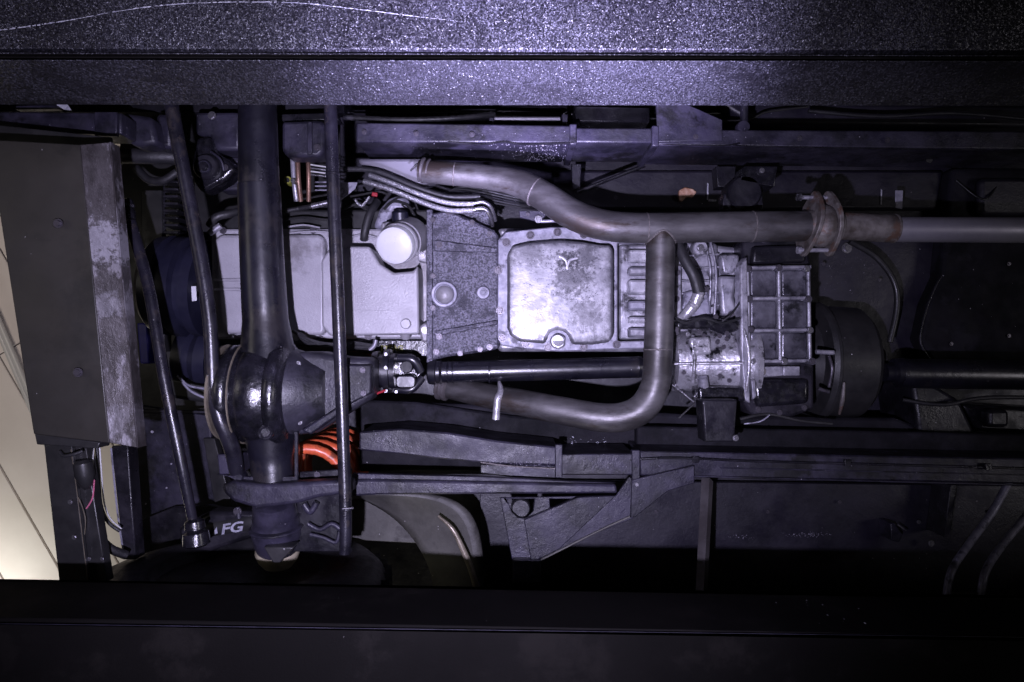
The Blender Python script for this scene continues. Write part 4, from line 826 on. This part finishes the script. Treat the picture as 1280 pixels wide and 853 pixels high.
# shadowy knuckle clutter right of the hub
for pts, r in (([(385, 655), (400, 662), (415, 655), (428, 664)], 3), ([(388, 668), (404, 672), (420, 678), (424, 664)], 2.4), ([(380, 630), (388, 640), (396, 628)], 4)):
    tube('brake_hose', [(x, y, 1.45) for x, y in pts], r, RAIL, V, res=10)
prism('caliper', [(384, 652), (430, 648), (434, 680), (384, 682)], 1.66, 1.72, RAILD, V, bevel=0.01)

# inner wing panels, lower left
wp = prism('inner_wing', [(165, 505), (262, 520), (272, 640), (200, 655), (166, 672), (160, 600)], 1.86, 1.88, RAIL, V, bevel=0.004, label='dusty violet-black inner wing panel beside the tie rod')
prism('wing_seam', [(171, 512), (262, 514), (262, 517), (171, 516)], 1.85, 1.86, FLOOR, wp, bevel=0.001)
prism('wing_strip', [(139, 558), (160, 556), (170, 700), (154, 700), (150, 660)], 1.52, 1.56, RAILD, wp, bevel=0.003)
tube('strip_edge', [(139, 560, 1.515), (147, 640, 1.515), (155, 694, 1.515)], 1.2, FLANGE, wp, res=6)
prism('wing_fold', [(254, 548), (268, 548), (292, 640), (270, 640)], 1.84, 1.87, BLACK, wp)
prism('wing_liner', [(165, 655), (215, 635), (262, 632), (300, 640), (300, 690), (170, 700)], 1.80, 1.82, RAILD, wp)
for x, y in ((208, 610), (199, 659), (214, 580), (190, 540), (182, 630)): disc('grit', x, y, 1.845, random.uniform(1, 2), 0.003, DUST, wp, res=7)
for pts in ([(222, 470), (236, 482), (256, 486)], [(228, 478), (240, 490), (262, 500)]):
    tube('fan_shroud_edge', [(x, y, 1.7) for x, y in pts], 1.6, FLANGE, V, res=8)
prism('lower_hose_guard', [(206, 470), (262, 480), (262, 505), (214, 498)], 1.78, 1.82, BLACK, V, bevel=0.01)

# --- tyre
tyc = Vector((-0.60, 0.56, 1.50))
ty = lathe('front_tyre', tyc - Vector((0, 0.065, 0)), (0, 1, 0), [(0.02, 0.17), (0.0, 0.19), (-0.006, 0.24), (0.006, 0.29), (0.03, 0.315), (0.05, 0.32), (0.23, 0.32), (0.26, 0.29), (0.25, 0.18)], RUBBER, V, 72, 'black off-road tyre standing on the lower ramp', smooth=40)
bm = bmesh.new()
for k in range(40):
    for j in range(4):
        a = 2 * math.pi * (k + (0.5 if j % 2 else 0)) / 40
        t = Matrix.Translation(tyc) @ Matrix.Rotation(a, 4, 'Y') @ Matrix.Translation((0, 0.0 + j * 0.055 - 0.01, 0.322)) @ Matrix.Rotation(0.35 if j % 2 else -0.35, 4, 'Z') @ Matrix.Diagonal((0.036, 0.045, 0.02, 1))
        bmesh.ops.create_cube(bm, size=1, matrix=t)
link('tread_block', bm_done(bm, 'tread_block'), RUBBER, ty, kind='stuff', smooth=0)

# --- front bumper / skid plate
bp_ = prism('skid_plate', [(-60, 172), (100, 181), (137, 554), (42, 543), (-3, 250)], 1.30, 1.306, PLATE, V, bevel=0.002, label='large plain grey steel skid plate with two bolts')
prism('plate_flange', [(100, 181, 1.298), (137.5, 178, 1.33), (172, 560, 1.33), (137, 554, 1.298)], 1.30, 1.306, PLATEF, bp_, bevel=0.0015)
prism('plate_turnup', [(137.5, 178, 1.33), (138.5, 178, 1.33), (173, 560, 1.33), (172, 560, 1.33)], 1.33, 1.36, PLATEF, bp_, bevel=0.0)
prism('plate_back', [(-60, 150, 1.42), (140, 172, 1.42), (170, 545, 1.42), (60, 525, 1.42), (10, 260, 1.42)], 1.42, 1.425, BLACK, bp_)
for x, y in ((71, 279), (96, 466)): bolt(x, y, 1.293, 4.6, DBOLT, bp_); disc('washer', x, y, 1.296, 6.4, 0.004, PLATE, bp_)
bw = prism('bumper_wing', [(55, 556), (90, 556), (110, 728), (74, 728)], 1.36, 1.37, BLACK, V, bevel=0.002, label='black bumper end hanging below the skid plate with loose wires')
prism('wing_face', [(90, 556), (108, 560), (134, 728), (110, 728)], 1.375, 1.40, BLACK, bw, bevel=0.002)
prism('wing_lip', [(43, 542), (125, 553), (122, 561), (46, 556)], 1.32, 1.36, BLACK, bw)
tube('edge_line', [(89, 562, 1.355), (97, 620, 1.355), (110, 728, 1.355)], 0.5, BRASS, bw, res=6)
for x, y in ((87, 628), (92, 672)): bolt(x, y, 1.357, 2.4, STEEL, bw)
for x, y in ((111, 699), (127, 699)): bolt(x, y, 1.372, 1.9, STEEL, bw)
lathe('fog_lamp_back', P(103, 575, 1.36), (0.1, 1, 0.1), [(0, 0.010), (0.006, 0.017), (0.03, 0.018), (0.05, 0.013), (0.06, 0.005)], BLACK, bw, 24)
tube('wire', [(75, 565, 1.345), (80, 570, 1.34), (92, 568, 1.34), (104, 564, 1.345)], 2.2, RUBBER, bw)
tube('wire', [(117, 560, 1.40), (116, 575, 1.39), (117, 600, 1.38)], 1.2, WIREW, bw, res=8)
tube('wire', [(118, 600, 1.37), (116, 622, 1.37), (108, 636, 1.37)], 0.9, PINK, bw, res=6)
tube('wire', [(98, 622, 1.35), (103, 634, 1.35), (107, 650, 1.35), (106, 668, 1.36)], 0.6, BRASS, bw, res=6)
tube('washer_hose', [(121, 556, 1.45), (123, 590, 1.45), (126, 630, 1.46), (135, 652, 1.47), (150, 664, 1.48)], 2.2, RUBBER, bw)
tube('washer_hose', [(124.5, 556, 1.45), (127, 590, 1.45), (130, 626, 1.46), (138, 648, 1.47), (152, 661, 1.48)], 1.0, WIREW, bw, res=8)
tube('washer_hose', [(129, 678, 1.44), (140, 687, 1.45), (158, 694, 1.47)], 5.5, RUBBER, bw)
